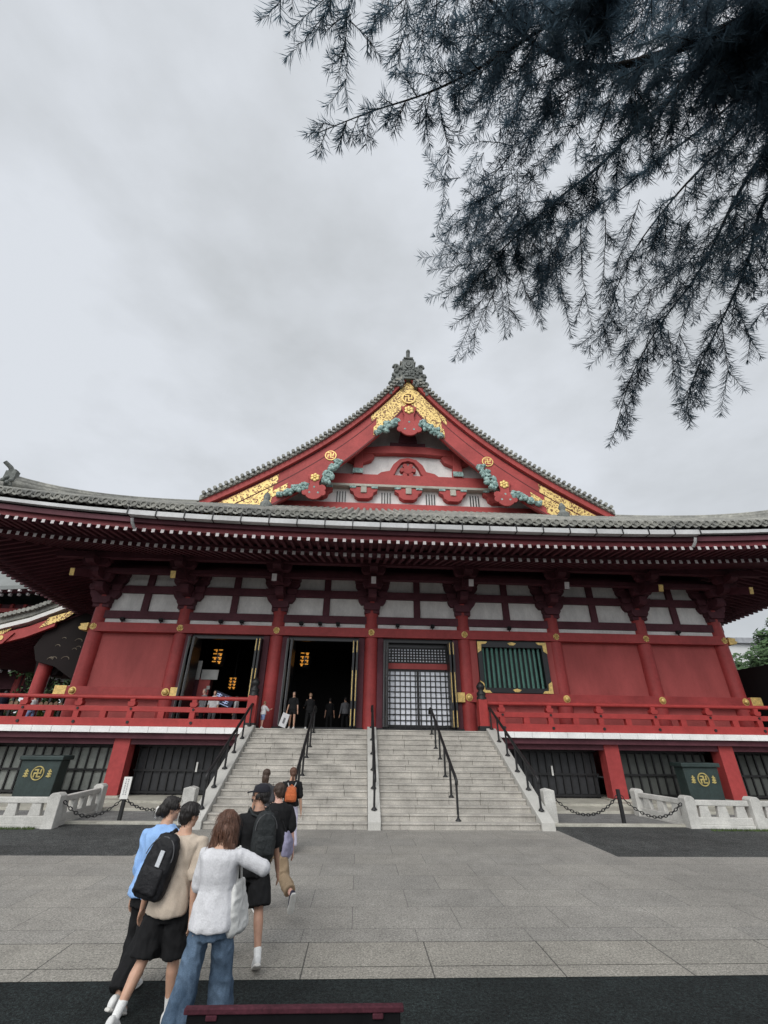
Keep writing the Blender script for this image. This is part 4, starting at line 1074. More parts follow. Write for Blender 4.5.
# thinner cloud, so brighter sky, towards the hidden sun behind the photographer
dp = nt.nodes.new('ShaderNodeVectorMath'); dp.operation = 'DOT_PRODUCT'; nt.links.new(tc.outputs['Generated'], dp.inputs[0]); dp.inputs[1].default_value = (cos(EL)*sin(ROT), cos(EL)*cos(ROT), sin(EL))
gl = ramp(nt, dp.outputs['Value'], [(.6, (1, 1, 1)), (.95, (2.8, 2.76, 2.66))])
col = mixc(nt, 1, col, gl, 'MULTIPLY')
nt.links.new(col, bg.inputs[0]); bg.inputs[1].default_value = .10
sd = bpy.data.lights.new('sun', 'SUN'); sd.energy = 1.3; sd.angle = radians(32); sd.color = (1, .96, .9)
so = bpy.data.objects.new('sun', sd); COL.objects.link(so)
d = Vector((cos(EL)*sin(ROT), cos(EL)*cos(ROT), sin(EL))); so.rotation_euler = d.to_track_quat('Z', 'Y').to_euler(); so.location = (0, 0, 40)
vs = SC.view_settings; vs.view_transform = 'Standard'; vs.look = 'None'; vs.gamma = 1; vs.use_curve_mapping = False; vs.exposure = 0
SC.cycles.max_bounces = 6; SC.cycles.diffuse_bounces = 4; SC.cycles.use_denoising = True
# ------------------------------------------------------------------ the cedar overhead
def cedar():
    q = random.Random(21)
    f, p, yw, ro = 432.7, radians(27.852), radians(2.638), radians(.744)
    fw = Vector((sin(yw)*cos(p), cos(yw)*cos(p), sin(p))); rt = Vector((cos(yw), -sin(yw), 0)); up = rt.cross(fw)
    r2 = rt*cos(ro)+up*sin(ro); u2 = -rt*sin(ro)+up*cos(ro)
    def at(x, y, d): return Vector((0, 0, 2.34)) + ((x-384)/f*r2 - (y-512)/f*u2 + fw).normalized()*d
    TX, TY = 5.2, .6
    o = empty('cedar_tree', (TX, TY, 0), 'dark cedar tree with long drooping needle branches reaching in from the upper right', 'tree')
    b = MB(); b.tube([(TX, TY, -.1), (TX, TY, .4), (TX-.05, TY, 3), (TX, TY+.1, 6), (TX, TY, 11), (TX, TY, 15)], [.34, .28, .24, .20, .11, .02], BARK, 14); b.build('trunk', o)
    needles = []; twigs = MB()
    def needle_twig(pts, dens=1.0, ln=.062):
        """thin shoot with needles standing off all round and swept forward"""
        L = 0
        for a, c in zip(pts[:-1], pts[1:]):
            d = c-a; l = d.length
            if l < 1e-4: continue
            d /= l; u = d.orthogonal().normalized(); w = d.cross(u)
            n = max(1, int(l*dens*420))
            for k in range(n):
                t = (k+q.random())/n; base = a.lerp(c, t); an = q.uniform(0, 2*pi); fl = q.uniform(.35, 1.1)
                dirn = (d*fl + u*cos(an) + w*sin(an)).normalized(); tip = base + dirn*ln*q.uniform(.6, 1.15) + Vector((0, 0, -.004))
                needles.append((base, tip))
    def shoot(pts, dens=1.0, r0=.0024, side=True, ln=.062):
        twigs.tube(pts, [r0*(1-.75*i/(len(pts)-1)) for i in range(len(pts))], BARK, 5, False)
        needle_twig(pts, dens, ln)
        # a few needles closing the tip
        d = (pts[-1]-pts[-2]).normalized(); u = d.orthogonal().normalized(); w = d.cross(u)
        for k in range(12):
            an = q.uniform(0, 2*pi); needles.append((pts[-1], pts[-1] + (d*1.6+u*cos(an)+w*sin(an)).normalized()*.035))
    def droop(p, dirn, L, sag, n=6):
        pts = [p]; d = dirn.normalized()
        for i in range(n):
            d = (d + Vector((q.uniform(-.12, .12), q.uniform(-.12, .12), -sag/n + q.uniform(-.06, .06)))).normalized(); pts.append(pts[-1] + d*L/n)
        return pts
    def px_shoot(pp, dens=1.0, sub=5, r0=.0024):
        """a hand placed shoot given by picture points and distances"""
        P = [at(*a) for a in pp]; pts = []
        for i in range(len(P)-1):
            n = 4
            for k in range(n): pts.append(P[i].lerp(P[i+1], k/n) + Vector((q.uniform(-.006, .006),)*3))
        pts.append(P[-1]); shoot(pts, dens, r0)
        L = sum((c-a).length for a, c in zip(P[:-1], P[1:]))
        for k in range(sub):
            i = q.randrange(1, max(2, len(pts)-3)); d = (pts[i+1]-pts[i]).normalized(); s = d.cross(Vector((q.gauss(0, 1), q.gauss(0, 1), q.gauss(0, 1)))).normalized()
            shoot(droop(pts[i], d*.8+s*.7, L*q.uniform(.18, .36), .3), dens)
    def limb(pp, r0, r1, name='limb'):
        P = [at(*a) for a in pp]; pts = []
        for i in range(len(P)-1):
            p0 = P[max(i-1, 0)]; p1 = P[i]; p2 = P[i+1]; p3 = P[min(i+2, len(P)-1)]
            for k in range(5):
                t = k/5; pts.append(.5*((2*p1)+(p2-p0)*t+(2*p0-5*p1+4*p2-p3)*t*t+(3*p1-p0-3*p2+p3)*t**3))
        pts.append(P[-1]); n = len(pts)
        b = MB(); b.tube(pts, [.7*r0*(1-i/(n-1))**1.5+.7*r1 for i in range(n)], BARK, 8); b.build(name, o); return pts
    def foliate(pts, every, L0, L1, sag, dens=1.0, sub=2, skip=0.0, droopw=.6):
        acc = 0; tot = len(pts)
        for i in range(1, tot):
            acc += (pts[i]-pts[i-1]).length
            if i/tot < skip: continue
            while acc > every:
                acc -= every; t = i/tot; d = (pts[i]-pts[i-1]).normalized()
                s = d.cross(Vector((0, 0, 1))).normalized()*q.choice((-1, 1))
                dirn = d*q.uniform(.3, 1.0) + s*q.uniform(.1, .9) + Vector((0, 0, -droopw*q.uniform(.3, 1.4)))
                L = (L0+(L1-L0)*t)*q.uniform(.55, 1.2); tw = droop(pts[i]+Vector((0, 0, -.005)), dirn, L, sag); shoot(tw, dens)
                for k in range(sub):
                    j = q.randrange(1, 5); dd = (tw[j+1]-tw[j]).normalized(); ss = dd.orthogonal().normalized(); ss.rotate(Quaternion(dd, q.uniform(0, 2*pi)))
                    shoot(droop(tw[j], dd*.9+ss*.7, L*q.uniform(.3, .5), sag, 4), dens)
    T1 = (1250, -60, 5.2)
    # main limbs, from the trunk to their tips
    A = limb([(1000,-60,4.4),(800,0,3.4),(720,31,3.1),(660,55,3.0),(606,67,2.95),(560,58,2.9),(520,32,2.9),(490,0,2.9),(455,-40,3.0)], .035, .008)
    B = limb([(1020,-80,4.8),(800,20,3.6),(709,59,3.3),(664,105,3.2),(636,129,3.15),(598,167,3.1),(563,195,3.05),(525,228,3.0),(490,262,2.95),(470,290,2.95)], .026, .004)
    Cc = limb([(1100,60,4.6),(840,90,3.7),(768,150,3.5),(735,200,3.4),(700,270,3.35),(660,325,3.3),(632,375,3.25),(615,430,3.2)], .022, .003)
    D = limb([(1100,100,4.5),(840,130,3.5),(768,195,3.3),(748,262,3.2),(722,320,3.2),(696,372,3.15),(686,408,3.1)], .018, .003)
    E = limb([(900,-160,3.6),(700,-60,3.0),(600,-5,2.8),(540,30,2.75),(490,62,2.7),(430,92,2.65),(370,112,2.6),(320,132,2.6)], .02, .003)
    F_ = limb([(1000,0,4.6),(820,60,3.7),(720,150,3.4),(668,205,3.35),(628,262,3.3),(600,335,3.25)], .016, .003)
    G_ = limb([(760,-200,3.4),(600,-100,3.0),(480,-50,2.8),(400,-30,2.7),(330,-20,2.7)], .018, .004)
    H_ = limb([(1050,180,4.4),(880,205,3.7),(800,250,3.5),(770,300,3.4)], .015, .004)
    I_ = limb([(1000,-20,4.4),(820,40,3.8),(700,130,3.7),(620,190,3.6),(560,240,3.5),(545,290,3.45)], .014, .003)
    foliate(A, .036, .42, .30, .5, 1.15, 2, .12); foliate(B, .034, .34, .16, .35, 1.1, 2, .15)
    foliate(Cc, .036, .32, .12, .25, 1.0, 1, .18); foliate(D, .036, .26, .12, .25, 1.0, 1, .18)
    foliate(E, .036, .34, .07, .25, 1.0, 1, .25); foliate(F_, .04, .32, .14, .3, 1.0, 1, .2)
    foliate(G_, .055, .30, .22, .4, 1.0, 1, .3); foliate(H_, .05, .25, .15, .3, 1, 1, .2); foliate(I_, .05, .3, .15, .4, 1.1, 1, .2)
    # deeper limbs filling the dense upper right
    for k in range(12):
        tx = q.uniform(455, 740); ty = q.uniform(-30, 110) if tx < 560 else q.uniform(-20, 170)
        d1 = q.uniform(3.0, 4.6); sx = q.uniform(850, 1050); sy = q.uniform(-220, 20)
        pts = limb([(sx+120, sy-20, d1+1.2), (sx, sy, d1+.6), ((sx+tx)/2+20, (sy+ty)/2+12, d1+.2), (tx+40, ty-18, d1), (tx, ty, d1-.05)], .012, .003)
        foliate(pts, .06, .34, .22, .45, 1.0, 2, .3)
    for cx, cy, sp, nn in ((715,232,34,44), (500,205,34,44), (530,232,32,46), (560,30,60,10), (545,120,24,16), (585,105,36,18), (505,95,14,8), (470,35,40,26), (720,45,60,12), (640,300,20,8), (470,175,22,10)):
        for k in range(nn):
            p0 = at(cx+max(-1.5, min(1.5, q.gauss(0, 1)))*sp, cy+max(-1.4, min(1.4, q.gauss(0, 1)))*sp*.75, q.uniform(2.95, 3.6)); dirn = Vector((q.uniform(-.8, .2), q.uniform(-.2, .7), q.uniform(-1, .1)))
            shoot(droop(p0, dirn, q.uniform(.14, .30), .35), 1.1)
    # shoots whose outline shows against the sky
    for s in ([(300,-25,2.7),(282,0,2.7),(262,19,2.7)], [(338,-15,2.7),(318,22,2.68),(303,40,2.67),(287,57,2.66)], [(350,-20,2.72),(347,30,2.7),(346,70,2.7),(347,106,2.7)],
              [(352,15,2.7),(330,25,2.7),(308,33,2.7)], [(349,20,2.7),(366,36,2.7),(379,55,2.7)], [(347,45,2.7),(338,60,2.7),(329,69,2.7)], [(400,-20,2.75),(385,10,2.75),(372,32,2.75)],
              [(408,5,2.75),(402,40,2.75),(396,72,2.75)], [(440,0,2.8),(424,30,2.8),(412,60,2.8)], [(450,15,2.8),(440,45,2.8),(432,66,2.8)], [(437,90,2.65),(443,125,2.65),(449,163,2.65)],
              [(425,98,2.65),(427,120,2.65),(429,143,2.65)], [(460,85,2.7),(458,105,2.7),(461,125,2.7)], [(505,55,2.9),(492,90,2.9),(480,121,2.9)], [(530,80,2.9),(512,120,2.9),(500,160,2.9)],
              [(515,150,2.95),(490,178,2.95),(466,191,2.95)], [(510,185,2.95),(485,198,2.95),(460,210,2.95)], [(520,230,2.95),(470,252,2.95),(422,258,2.95)], [(510,255,2.95),(470,264,2.95),(431,270,2.95)],
              [(505,262,2.95),(465,282,2.95),(429,298,2.95)], [(500,270,2.95),(475,310,2.95),(455,359,2.95)], [(497,285,2.95),(478,325,2.95),(463,358,2.95)], [(500,255,3.0),(502,300,3.0),(505,336,3.0)],
              [(505,265,3.0),(509,300,3.0),(510,333,3.0)], [(512,240,3.0),(525,290,3.0),(543,327,3.0)], [(540,235,3.05),(543,285,3.05),(541,320,3.05)], [(556,235,3.05),(562,290,3.05),(571,335,3.05)],
              [(580,225,3.1),(583,280,3.1),(592,329,3.1)], [(606,220,3.1),(604,270,3.1),(600,306,3.1)], [(640,200,3.2),(622,250,3.2),(606,300,3.2)], [(700,250,3.3),(640,312,3.25),(590,366,3.2)], [(690,275,3.3),(655,320,3.25),(628,345,3.22),(621,377,3.2)],
              [(690,300,3.3),(676,345,3.3),(680,398,3.3)], [(668,330,3.25),(674,370,3.25),(678,398,3.25)], [(720,310,3.2),(728,370,3.2),(721,413,3.2)], [(735,300,3.2),(748,335,3.2),(760,356,3.2)], [(712,350,3.2),(700,390,3.2),(685,417,3.2)],
              [(760,210,3.3),(775,260,3.3),(768,290,3.3)], [(660,210,3.2),(655,245,3.2),(657,268,3.2)], [(650,330,3.3),(640,370,3.25),(632,400,3.2)]):
        px_shoot(s, 1.0, 3)
    tw = twigs.build('twigs', o)
    # all needles as one mesh of slim blades
    vs = []; fs = []
    view = Vector((0, 0, 2.34))
    for i, (a, c) in enumerate(needles):
        d = (c-a); s = d.cross(Vector((q.gauss(0, 1), q.gauss(0, 1), q.gauss(0, 1)))).normalized()*.0013
        k = len(vs); m = a.lerp(c, .55); vs += [a-s*.7, a+s*.7, m+s, c, m-s]; fs.append((k, k+1, k+2, k+3, k+4))
    me = bpy.data.meshes.new('crown'); me.from_pydata([tuple(v-Vector((TX, TY, 0))) for v in vs], [], fs); me.materials.append(NEEDLE)
    c = bpy.data.objects.new('crown', me); COL.objects.link(c); c.parent = o
    print('NEEDLES', len(needles))
cedar()
# ------------------------------------------------------------------ people
TS = bpy.data.scenes.new('workbench')   # a scratch scene for joining shapes, removed at the end
def remesh(mb_parts, vox, smooth=4, name='tmp'):
    """join closed shapes into one continuous skin"""
    me = bpy.data.meshes.new(name); me.from_pydata(mb_parts.v, [], mb_parts.f); me.update()
    bm = bmesh.new(); bm.from_mesh(me); bmesh.ops.remove_doubles(bm, verts=bm.verts, dist=1e-5); bmesh.ops.recalc_face_normals(bm, faces=bm.faces); bm.to_mesh(me); bm.free()
    o = bpy.data.objects.new(name, me); TS.collection.objects.link(o)
    md = o.modifiers.new('r', 'REMESH'); md.mode = 'VOXEL'; md.voxel_size = vox
    if smooth:
        sm = o.modifiers.new('s', 'SMOOTH'); sm.factor = .5; sm.iterations = smooth
    TS.view_layers[0].update(); dg = TS.view_layers[0].depsgraph; out = bpy.data.meshes.new_from_object(o.evaluated_get(dg))
    bpy.data.objects.remove(o); bpy.data.meshes.remove(me)
    out.polygons.foreach_set('use_smooth', [True]*len(out.polygons)); out.update()
    return out
def folds(me, amp, sc, seed, vert=1.0, crease=True):
    n = len(me.vertices); co = [0.0]*(3*n); no = [0.0]*(3*n)
    me.vertices.foreach_get('co', co); me.vertex_normals.foreach_get('vector', no)
    for i in range(n):
        x, y, z = co[3*i:3*i+3]
        # broad dents plus sharp creases running slantwise
        a = noise.noise(Vector((x*sc+seed, y*sc, z*sc*vert)))
        c = 1-abs(noise.noise(Vector(((x+.4*z)*sc*1.5, y*sc*1.5+seed, (z-.3*x)*sc*1.5*vert))))*2.2
        d = amp*(a*.9 + (c if crease else 0)*.8 + .35*noise.noise(Vector((x*sc*4, y*sc*4+seed, z*sc*4*vert))))
        co[3*i] += no[3*i]*d; co[3*i+1] += no[3*i+1]*d; co[3*i+2] += no[3*i+2]*d
    me.vertices.foreach_set('co', co); me.update()
def put(me, name, m, parent):
    me.materials.clear(); me.materials.append(m); me.name = name
    o = bpy.data.objects.new(name, me); COL.objects.link(o); o.parent = parent; return o
class Rig: pass
def V(*a): return Vector(a)
def capsule(b, pts, rs, seg=12):
    """tapered tube with round ends"""
    pts = [Vector(p) for p in pts]
    d0 = (pts[0]-pts[1]).normalized(); d1 = (pts[-1]-pts[-2]).normalized()
    P = [pts[0]+d0*rs[0]*.95, pts[0]+d0*rs[0]*.6] + pts + [pts[-1]+d1*rs[-1]*.6, pts[-1]+d1*rs[-1]*.95]
    R = [rs[0]*.15, rs[0]*.75] + list(rs) + [rs[-1]*.75, rs[-1]*.15]
    b.tube(P, R, None, seg)
def loft(b, rings, seg=20, ex=2.3):
    """rings: (centre, right vector * half width, forward vector * half depth)"""
    vs = []
    for c, rx, ry in rings:
        for k in range(seg):
            a = 2*pi*k/seg; cx, sy = cos(a), sin(a)
            f = (abs(cx)**ex + abs(sy)**ex)**(-1/ex); vs.append(Vector(c)+rx*cx*f+ry*sy*f)
    n = len(rings)
    fs = [(i*seg+k, i*seg+(k+1) % seg, (i+1)*seg+(k+1) % seg, (i+1)*seg+k) for i in range(n-1) for k in range(seg)]
    fs += [tuple(range(seg))[::-1], tuple(range((n-1)*seg, n*seg))]
    b.add(vs, fs, None)
def rotv(v, ax, a): w = Vector(v); w.rotate(Quaternion(ax, a)); return w
def make_rig(H, lean=4, twist=0, head=(0, 0), armL=(0, 8, 10), armR=(0, 8, 10), legL=(0, 4, 0), legR=(0, 4, 0), female=False, feet=(0, 0), foreR=None):
    """joints of a figure facing +y: arms (swing forward, out, elbow bend), legs (swing forward, out, knee bend), degrees"""
    r = Rig(); r.H = H; r.female = female
    X, Y, Z = V(1,0,0), V(0,1,0), V(0,0,1)
    hipw = .052*H; shw = (.106 if female else .118)*H
    r.pel = V(0, 0, .52*H)
    sp = V(0, sin(radians(lean)), cos(radians(lean)))
    r.sp = sp; tw = radians(twist); r.rt = V(cos(tw), sin(tw), 0); r.fw = sp.cross(r.rt) * 1.0; r.fw = Vector((-r.fw.x, -r.fw.y, -r.fw.z)) if r.fw.y < 0 else r.fw
    r.chest = r.pel + sp*.20*H; r.neck = r.pel + sp*.305*H; r.shc = r.pel + sp*.278*H
    hy, hp = radians(head[0]), radians(head[1])
    r.hq = Quaternion(Z, hy) @ Quaternion(X, hp)
    r.head = r.neck + sp*.022*H + rotv(V(0, .014*H, .066*H), X, hp*.5)
    r.arms = []; r.legs = []
    for s, (sw, out, el) in ((-1, armL), (1, armR)):
        sh = r.shc + r.rt*shw*s - r.sp*.024*H
        d = rotv(V(0, 0, -1), X, radians(sw)); d = rotv(d, Y, -radians(out)*s)
        d = rotv(d, Z, tw)
        e = sh + d*.172*H
        hinge = rotv(X, Z, tw) if abs(out) < 50 else rotv(V(1, 0, .0), Z, tw)
        d2 = rotv(d, X, radians(el)); d2 = rotv(d2, Z, -s*radians(-12 if el > 20 else 0)) if el else d2
        if s > 0 and foreR: d2 = Vector(foreR).normalized()
        w = e + d2*.150*H
        r.arms.append((s, sh, e, w, d2))
    for s, (sw, out, kn), ft in ((-1, legL, feet[0]), (1, legR, feet[1])):
        hp_ = r.pel + X*hipw*s
        d = rotv(V(0, 0, -1), X, radians(sw)); d = rotv(d, Y, -radians(out)*s)
        k = hp_ + d*.242*H; d2 = rotv(d, X, -radians(kn)); a = k + d2*.238*H
        toe = rotv(V(0, 1, 0), X, radians(ft)); 
        r.legs.append((s, hp_, k, a, toe, d2))
    # bring the lower foot to the ground
    lo = min(min(a.z - .040*H, (a + toe*.10*H).z - .018*H - .02*H, ) for s, h, k, a, toe, d2 in r.legs)
    dz = V(0, 0, -lo)
    for n in ('pel', 'chest', 'neck', 'shc', 'head'): setattr(r, n, getattr(r, n)+dz)
    r.arms = [(s, a+dz, b+dz, c+dz, d) for s, a, b, c, d in r.arms]
    r.legs = [(s, a+dz, b+dz, c+dz, t, d) for s, a, b, c, t, d in r.legs]
    return r
def torso_rings(r, lo, hi, grow, flare=0.0, deep=0.0):
    """rings of the trunk from lo to hi (0 = hip joint level, 1 = base of neck)"""
    H = r.H
    prof = [(-.28, .088, .066), (-.1, .098 if r.female else .092, .074), (.1, .097 if r.female else .091, .070), (.35, .080 if r.female else .086, .060), (.6, .090 if r.female else .098, .068), (.8, .102 if r.female else .112, .068), (.88, .096 if r.female else .106, .058), (.94, .068 if r.female else .078, .050), (1.0, .042, .042), (1.1, .034, .036)]
    def at(t):
        for (a, w0, d0), (c, w1, d1) in zip(prof[:-1], prof[1:]):
            if t <= c: f = max(0, (t-a)/(c-a)); return w0+(w1-w0)*f, d0+(d1-d0)*f
        return prof[-1][1:]
    ts = sorted(set([lo, hi] + [p[0] for p in prof if lo < p[0] < hi] + [lo+(hi-lo)*k/9 for k in range(10)]))
    out = []
    for t in ts:
        w, d = at(t); g = grow + flare*max(0, 1-(t-lo)/.5)
        c = r.pel + r.sp*(.305*H*t) - (r.fw*.008*H if t > .5 else V(0,0,0))
        rt = V(1,0,0).lerp(r.rt, max(0, min(1, t))).normalized(); fw = V(0,1,0).lerp(r.fw, max(0, min(1, t*2+.2))).normalized()
        out.append((c, rt*(w*H+g), fw*(d*H+g+deep)))
    return out
def hand(b, w, d, s, H, curl=.5, rt=None):
    """palm, four unequal bent fingers and a thumb leaving the side of the palm"""
    k = H/1.75; d = d.normalized()
    side = V(0, 1, 0) - d*d.y
    if side.length < .2: side = V(0, 0, 1) - d*d.z
    side.normalize(); nrm = d.cross(side).normalized()*(-s)      # towards the thigh
    c0 = w + d*.012*k; c1 = w + d*.085*k
    loft(b, [(w-d*.01*k, side*.024*k, nrm*.020*k), (w+d*.03*k, side*.036*k, nrm*.018*k), (w+d*.07*k, side*.041*k, nrm*.015*k), (c1+d*.006*k, side*.038*k, nrm*.012*k)], 14)
    for j, (off, L) in enumerate(((.030, .070), (.010, .078), (-.010, .072), (-.029, .056))):
        p = c1 + side*off*k - d*.012*k; pts = [p]; dd = Vector(d)
        for q in range(3):
            dd = (dd + nrm*(-1 if False else 1)*curl*.42).normalized(); pts.append(pts[-1]+dd*L*k*(.42, .32, .26)[q])
        capsule(b, pts, [.0088*k, .0086*k, .0080*k, .0068*k], 8)
    p = w + d*.022*k + side*.028*k; q1 = p + (side*.6+d*.75).normalized()*.034*k + nrm*.006*k; q2 = q1 + (side*.15+d*.95+nrm*.3).normalized()*.030*k
    capsule(b, [p, q1, q2], [.0125*k, .0105*k, .0085*k], 8)
def body_mesh(r, vox, fine=True, curl=.5, build=1.0):
    b = MB(); H = r.H; k = H/1.75
    loft(b, torso_rings(r, -.28, 1.1, -.004))
    capsule(b, [r.neck-r.sp*.02*H, r.neck+r.sp*.03*H, r.head-rotv(V(0, .012, .05), V(1,0,0), 0)*k], [.066*k*build, .058*k*build, .056*k])
    # head: skull, face, jaw, brow, nose, lips, ears
    def hp(x, y, z): return r.head + r.hq @ V(x*k, y*k, z*k)
    hx, hy, hz = r.hq @ V(1,0,0), r.hq @ V(0,1,0), r.hq @ V(0,0,1)
    def ell(c, a, bb, cc, sg=16, rg=10):
        vs = []; fs = []
        for i in range(rg+1):
            t = pi*i/rg
            for j in range(sg): an = 2*pi*j/sg; vs.append(c + hx*a*k*sin(t)*cos(an) + hy*bb*k*sin(t)*sin(an) - hz*cc*k*cos(t))
        for i in range(rg):
            for j in range(sg): fs.append((i*sg+j, i*sg+(j+1) % sg, (i+1)*sg+(j+1) % sg, (i+1)*sg+j))
        b.add(vs, fs, None)
    ell(hp(0, -.008, .025), .076, .094, .092); ell(hp(0, .022, -.03), .062, .068, .082); ell(hp(0, .050, -.082), .034, .034, .028)
    ell(hp(0, .060, .028), .056, .030, .018)
    if fine:
        capsule(b, [hp(0, .086, .016), hp(0, .104, -.024)], [.009*k, .015*k], 8); ell(hp(0, .082, -.060), .024, .012, .010)
        for s in (-1, 1): ell(hp(s*.075, -.004, -.008), .010, .018, .030); ell(hp(s*.040, .058, -.030), .022, .022, .020)
    for s, sh, e, w, d2 in r.arms:
        up = (e-sh); m1 = sh.lerp(e, .45); m2 = e.lerp(w, .3)
        capsule(b, [sh, m1, e, m2, w], [.050*k*build, .045*k*build, .037*k*build, .037*k*build, .025*k], 12)
        if fine: hand(b, w, d2, s, H, curl)
        else: capsule(b, [w, w+d2*.08*k, w+d2*.15*k], [.03*k, .036*k, .022*k], 8)
    for s, h, kn, a, toe, d2 in r.legs:
        back = V(0, -1, 0)
        capsule(b, [h, h.lerp(kn, .4), kn, kn.lerp(a, .3)+back*.012*k, kn.lerp(a, .65)+back*.004*k, a], [.080*k*build, .072*k*build, .052*k, .055*k*build, .042*k, .034*k], 14)
        capsule(b, [a+toe*-.03*k+V(0,0,-.025*k), a+toe*.08*k+V(0,0,-.038*k), a+toe*.15*k+V(0,0,-.045*k)], [.034*k, .036*k, .028*k], 10)
    return remesh(b, vox, 3 if fine else 2)
SKINS = {}
def skin(name, c):
    if name in SKINS: return SKINS[name]
    m, nt, b = new_mat(name); v = coords(nt); n = noise_t(nt, v, 14, 3)
    nt.links.new(ramp(nt, n, [(.3, tuple(x*.88 for x in c)), (.7, tuple(min(1, x*1.08) for x in c))]), b.inputs['Base Color'])
    b.inputs['Roughness'].default_value = .55; b.inputs['Subsurface Weight'].default_value = .12; b.inputs['Subsurface Radius'].default_value = (.02, .008, .004); SKINS[name] = m; return m
def cloth(name, c, var=.12, fine=.18, fs=160, bmp=.25, rough=.9):
    return mat(name, c, rough, var, 5, fine, fs, bmp, spec=.2)
def hairmat(name, c, c2=None):
    if name in MATS: return MATS[name]
    m, nt, b = new_mat(name); v = coords(nt, (60, 60, 5)); n = noise_t(nt, v, 1.6, 4, .7)
    nt.links.new(ramp(nt, n, [(.3, tuple(x*.5 for x in c)), (.72, c2 or tuple(x*1.7 for x in c))]), b.inputs['Base Color']); b.inputs['Roughness'].default_value = .5
    bump(nt, b, n, .6, .01); MATS[name] = m; return m
def head_blob(r, parts, vox=.006, amp=.006, sc=34, seed=1, vert=.25, strands=700, slen=.06):
    """hair or a cap built from ellipsoids in head space: (x, y, z, a, b, c)"""
    b = MB(); k = r.H/1.75; q3 = r.hq; hx, hy, hz = q3 @ V(1,0,0), q3 @ V(0,1,0), q3 @ V(0,0,1)
    for (x, y, z, a, bb, cc) in parts:
        c = r.head + q3 @ V(x*k, y*k, z*k); vs = []; fs = []; sg, rg = 18, 12
        for i in range(rg+1):
            t = pi*i/rg
            for j in range(sg): an = 2*pi*j/sg; vs.append(c + hx*a*k*sin(t)*cos(an) + hy*bb*k*sin(t)*sin(an) - hz*cc*k*cos(t))
        for i in range(rg):
            for j in range(sg): fs.append((i*sg+j, i*sg+(j+1) % sg, (i+1)*sg+(j+1) % sg, (i+1)*sg+j))
        b.add(vs, fs, None)
    me = remesh(b, vox, 2); folds(me, amp*1.3, sc*1.4, seed, vert, False)
    if strands: add_strands(me, strands, seed, r.head, k, slen)
    return me
def add_strands(me, n, seed, c, k, slen):
    """loose locks lying over the hair"""
    q = random.Random(seed*7+1); vs = [tuple(v.co) for v in me.vertices]; nr = [tuple(d.vector) for d in me.vertex_normals]; fs = [tuple(p.vertices) for p in me.polygons]; m = len(vs)
    for i in range(n):
        j = q.randrange(m); p = Vector(vs[j]); nn = Vector(nr[j])
        if nn.z < -.3: continue
        p = p + nn*.001; w = q.uniform(.0012, .0026)*k; L = slen*q.uniform(.5, 1.2)*k; pts = [p.copy()]
        g = Vector((q.gauss(0, .25), q.gauss(-.15, .25), -1))
        d = (g - nn*g.dot(nn)).normalized()
        for s in range(4):
            p = p + d*L/4; d = (d + Vector((0, 0, -.25)) + (c-p).normalized()*.12).normalized(); pts.append(p + nn*.002)
        side = d.cross(nn).normalized()
        o = len(vs)
        for s, pp in enumerate(pts):
            ww = w*(1-.8*(s/4)**2); vs += [tuple(pp-side*ww), tuple(pp+nn*w*.8), tuple(pp+side*ww)]
        for s in range(4):
            a = o+3*s; fs += [(a, a+1, a+4, a+3), (a+1, a+2, a+5, a+4)]
    me.clear_geometry(); me.from_pydata(vs, [], fs); me.polygons.foreach_set('use_smooth', [True]*len(me.polygons)); me.update()
SHORT = [(0, -.066, -.045, .060, .040, .042), (0, -.024, .044, .085, .094, .087), (0, -.055, .0, .076, .062, .075), (-.055, .0, .03, .034, .062, .045), (.055, .0, .03, .034, .062, .045), (0, .036, .088, .058, .045, .030)]
def shirt(r, lo, sleeve, grow=.014, flare=.012, vox=.010, amp=.006, sc=9, seed=1, slr=.058, hi=.985, deep=0, long_r=.045):
    """trunk and sleeves in one piece; sleeve = share of the arm covered (0.5 = to the elbow)"""
    b = MB(); k = r.H/1.75
    loft(b, torso_rings(r, lo, hi, grow, flare, deep))
    for s, sh, e, w, d2 in r.arms:
        inn = r.shc + r.rt*s*.03*r.H - r.sp*.016*r.H
        if sleeve <= .5:
            end = sh.lerp(e, sleeve*2); capsule(b, [inn, sh, sh.lerp(end, .5), end], [.05*k, slr*k, (slr+.004)*k, (slr+.007)*k], 14)
        else:
            end = e.lerp(w, (sleeve-.5)*2); capsule(b, [inn, sh, e, e.lerp(end, .5), end], [.05*k, slr*k, (long_r+.006)*k, long_r*k, (long_r-.004)*k], 14)
    me = remesh(b, vox, 3); folds(me, amp*1.7, sc*.8, seed, .45); return me
def legs_cloth(r, share, grow, flare=0.0, vox=.011, amp=.006, seed=2, top=.16, sc=8, ex=0):
    """shorts or trousers; share = share of the leg covered (0.5 = to the knee)"""
    b = MB(); k = r.H/1.75
    loft(b, torso_rings(r, -.30, min(top, .02), .006))
    for s, h, kn, a, toe, d2 in r.legs:
        if share <= .55:
            end = h.lerp(kn, share*2); pts = [h+V(0,0,.03), h.lerp(end, .5), end]; rs = [(.080+grow)*k, (.078+grow+flare*.5)*k, (.066+grow+flare)*k]
        else:
            end = kn.lerp(a, (share-.5)*2); pts = [h+V(0,0,.02), h.lerp(kn, .5), kn, kn.lerp(end, .5), end]
            rs = [(.070+grow*.5)*k, (.074+grow)*k, (.058+grow+flare*.4)*k, (.052+grow+flare*.8)*k, (.046+grow+flare)*k]
        b.tube(pts, rs, None, 16)
    me = remesh(b, vox, 3); folds(me, amp*1.5, sc, seed, .5); return me
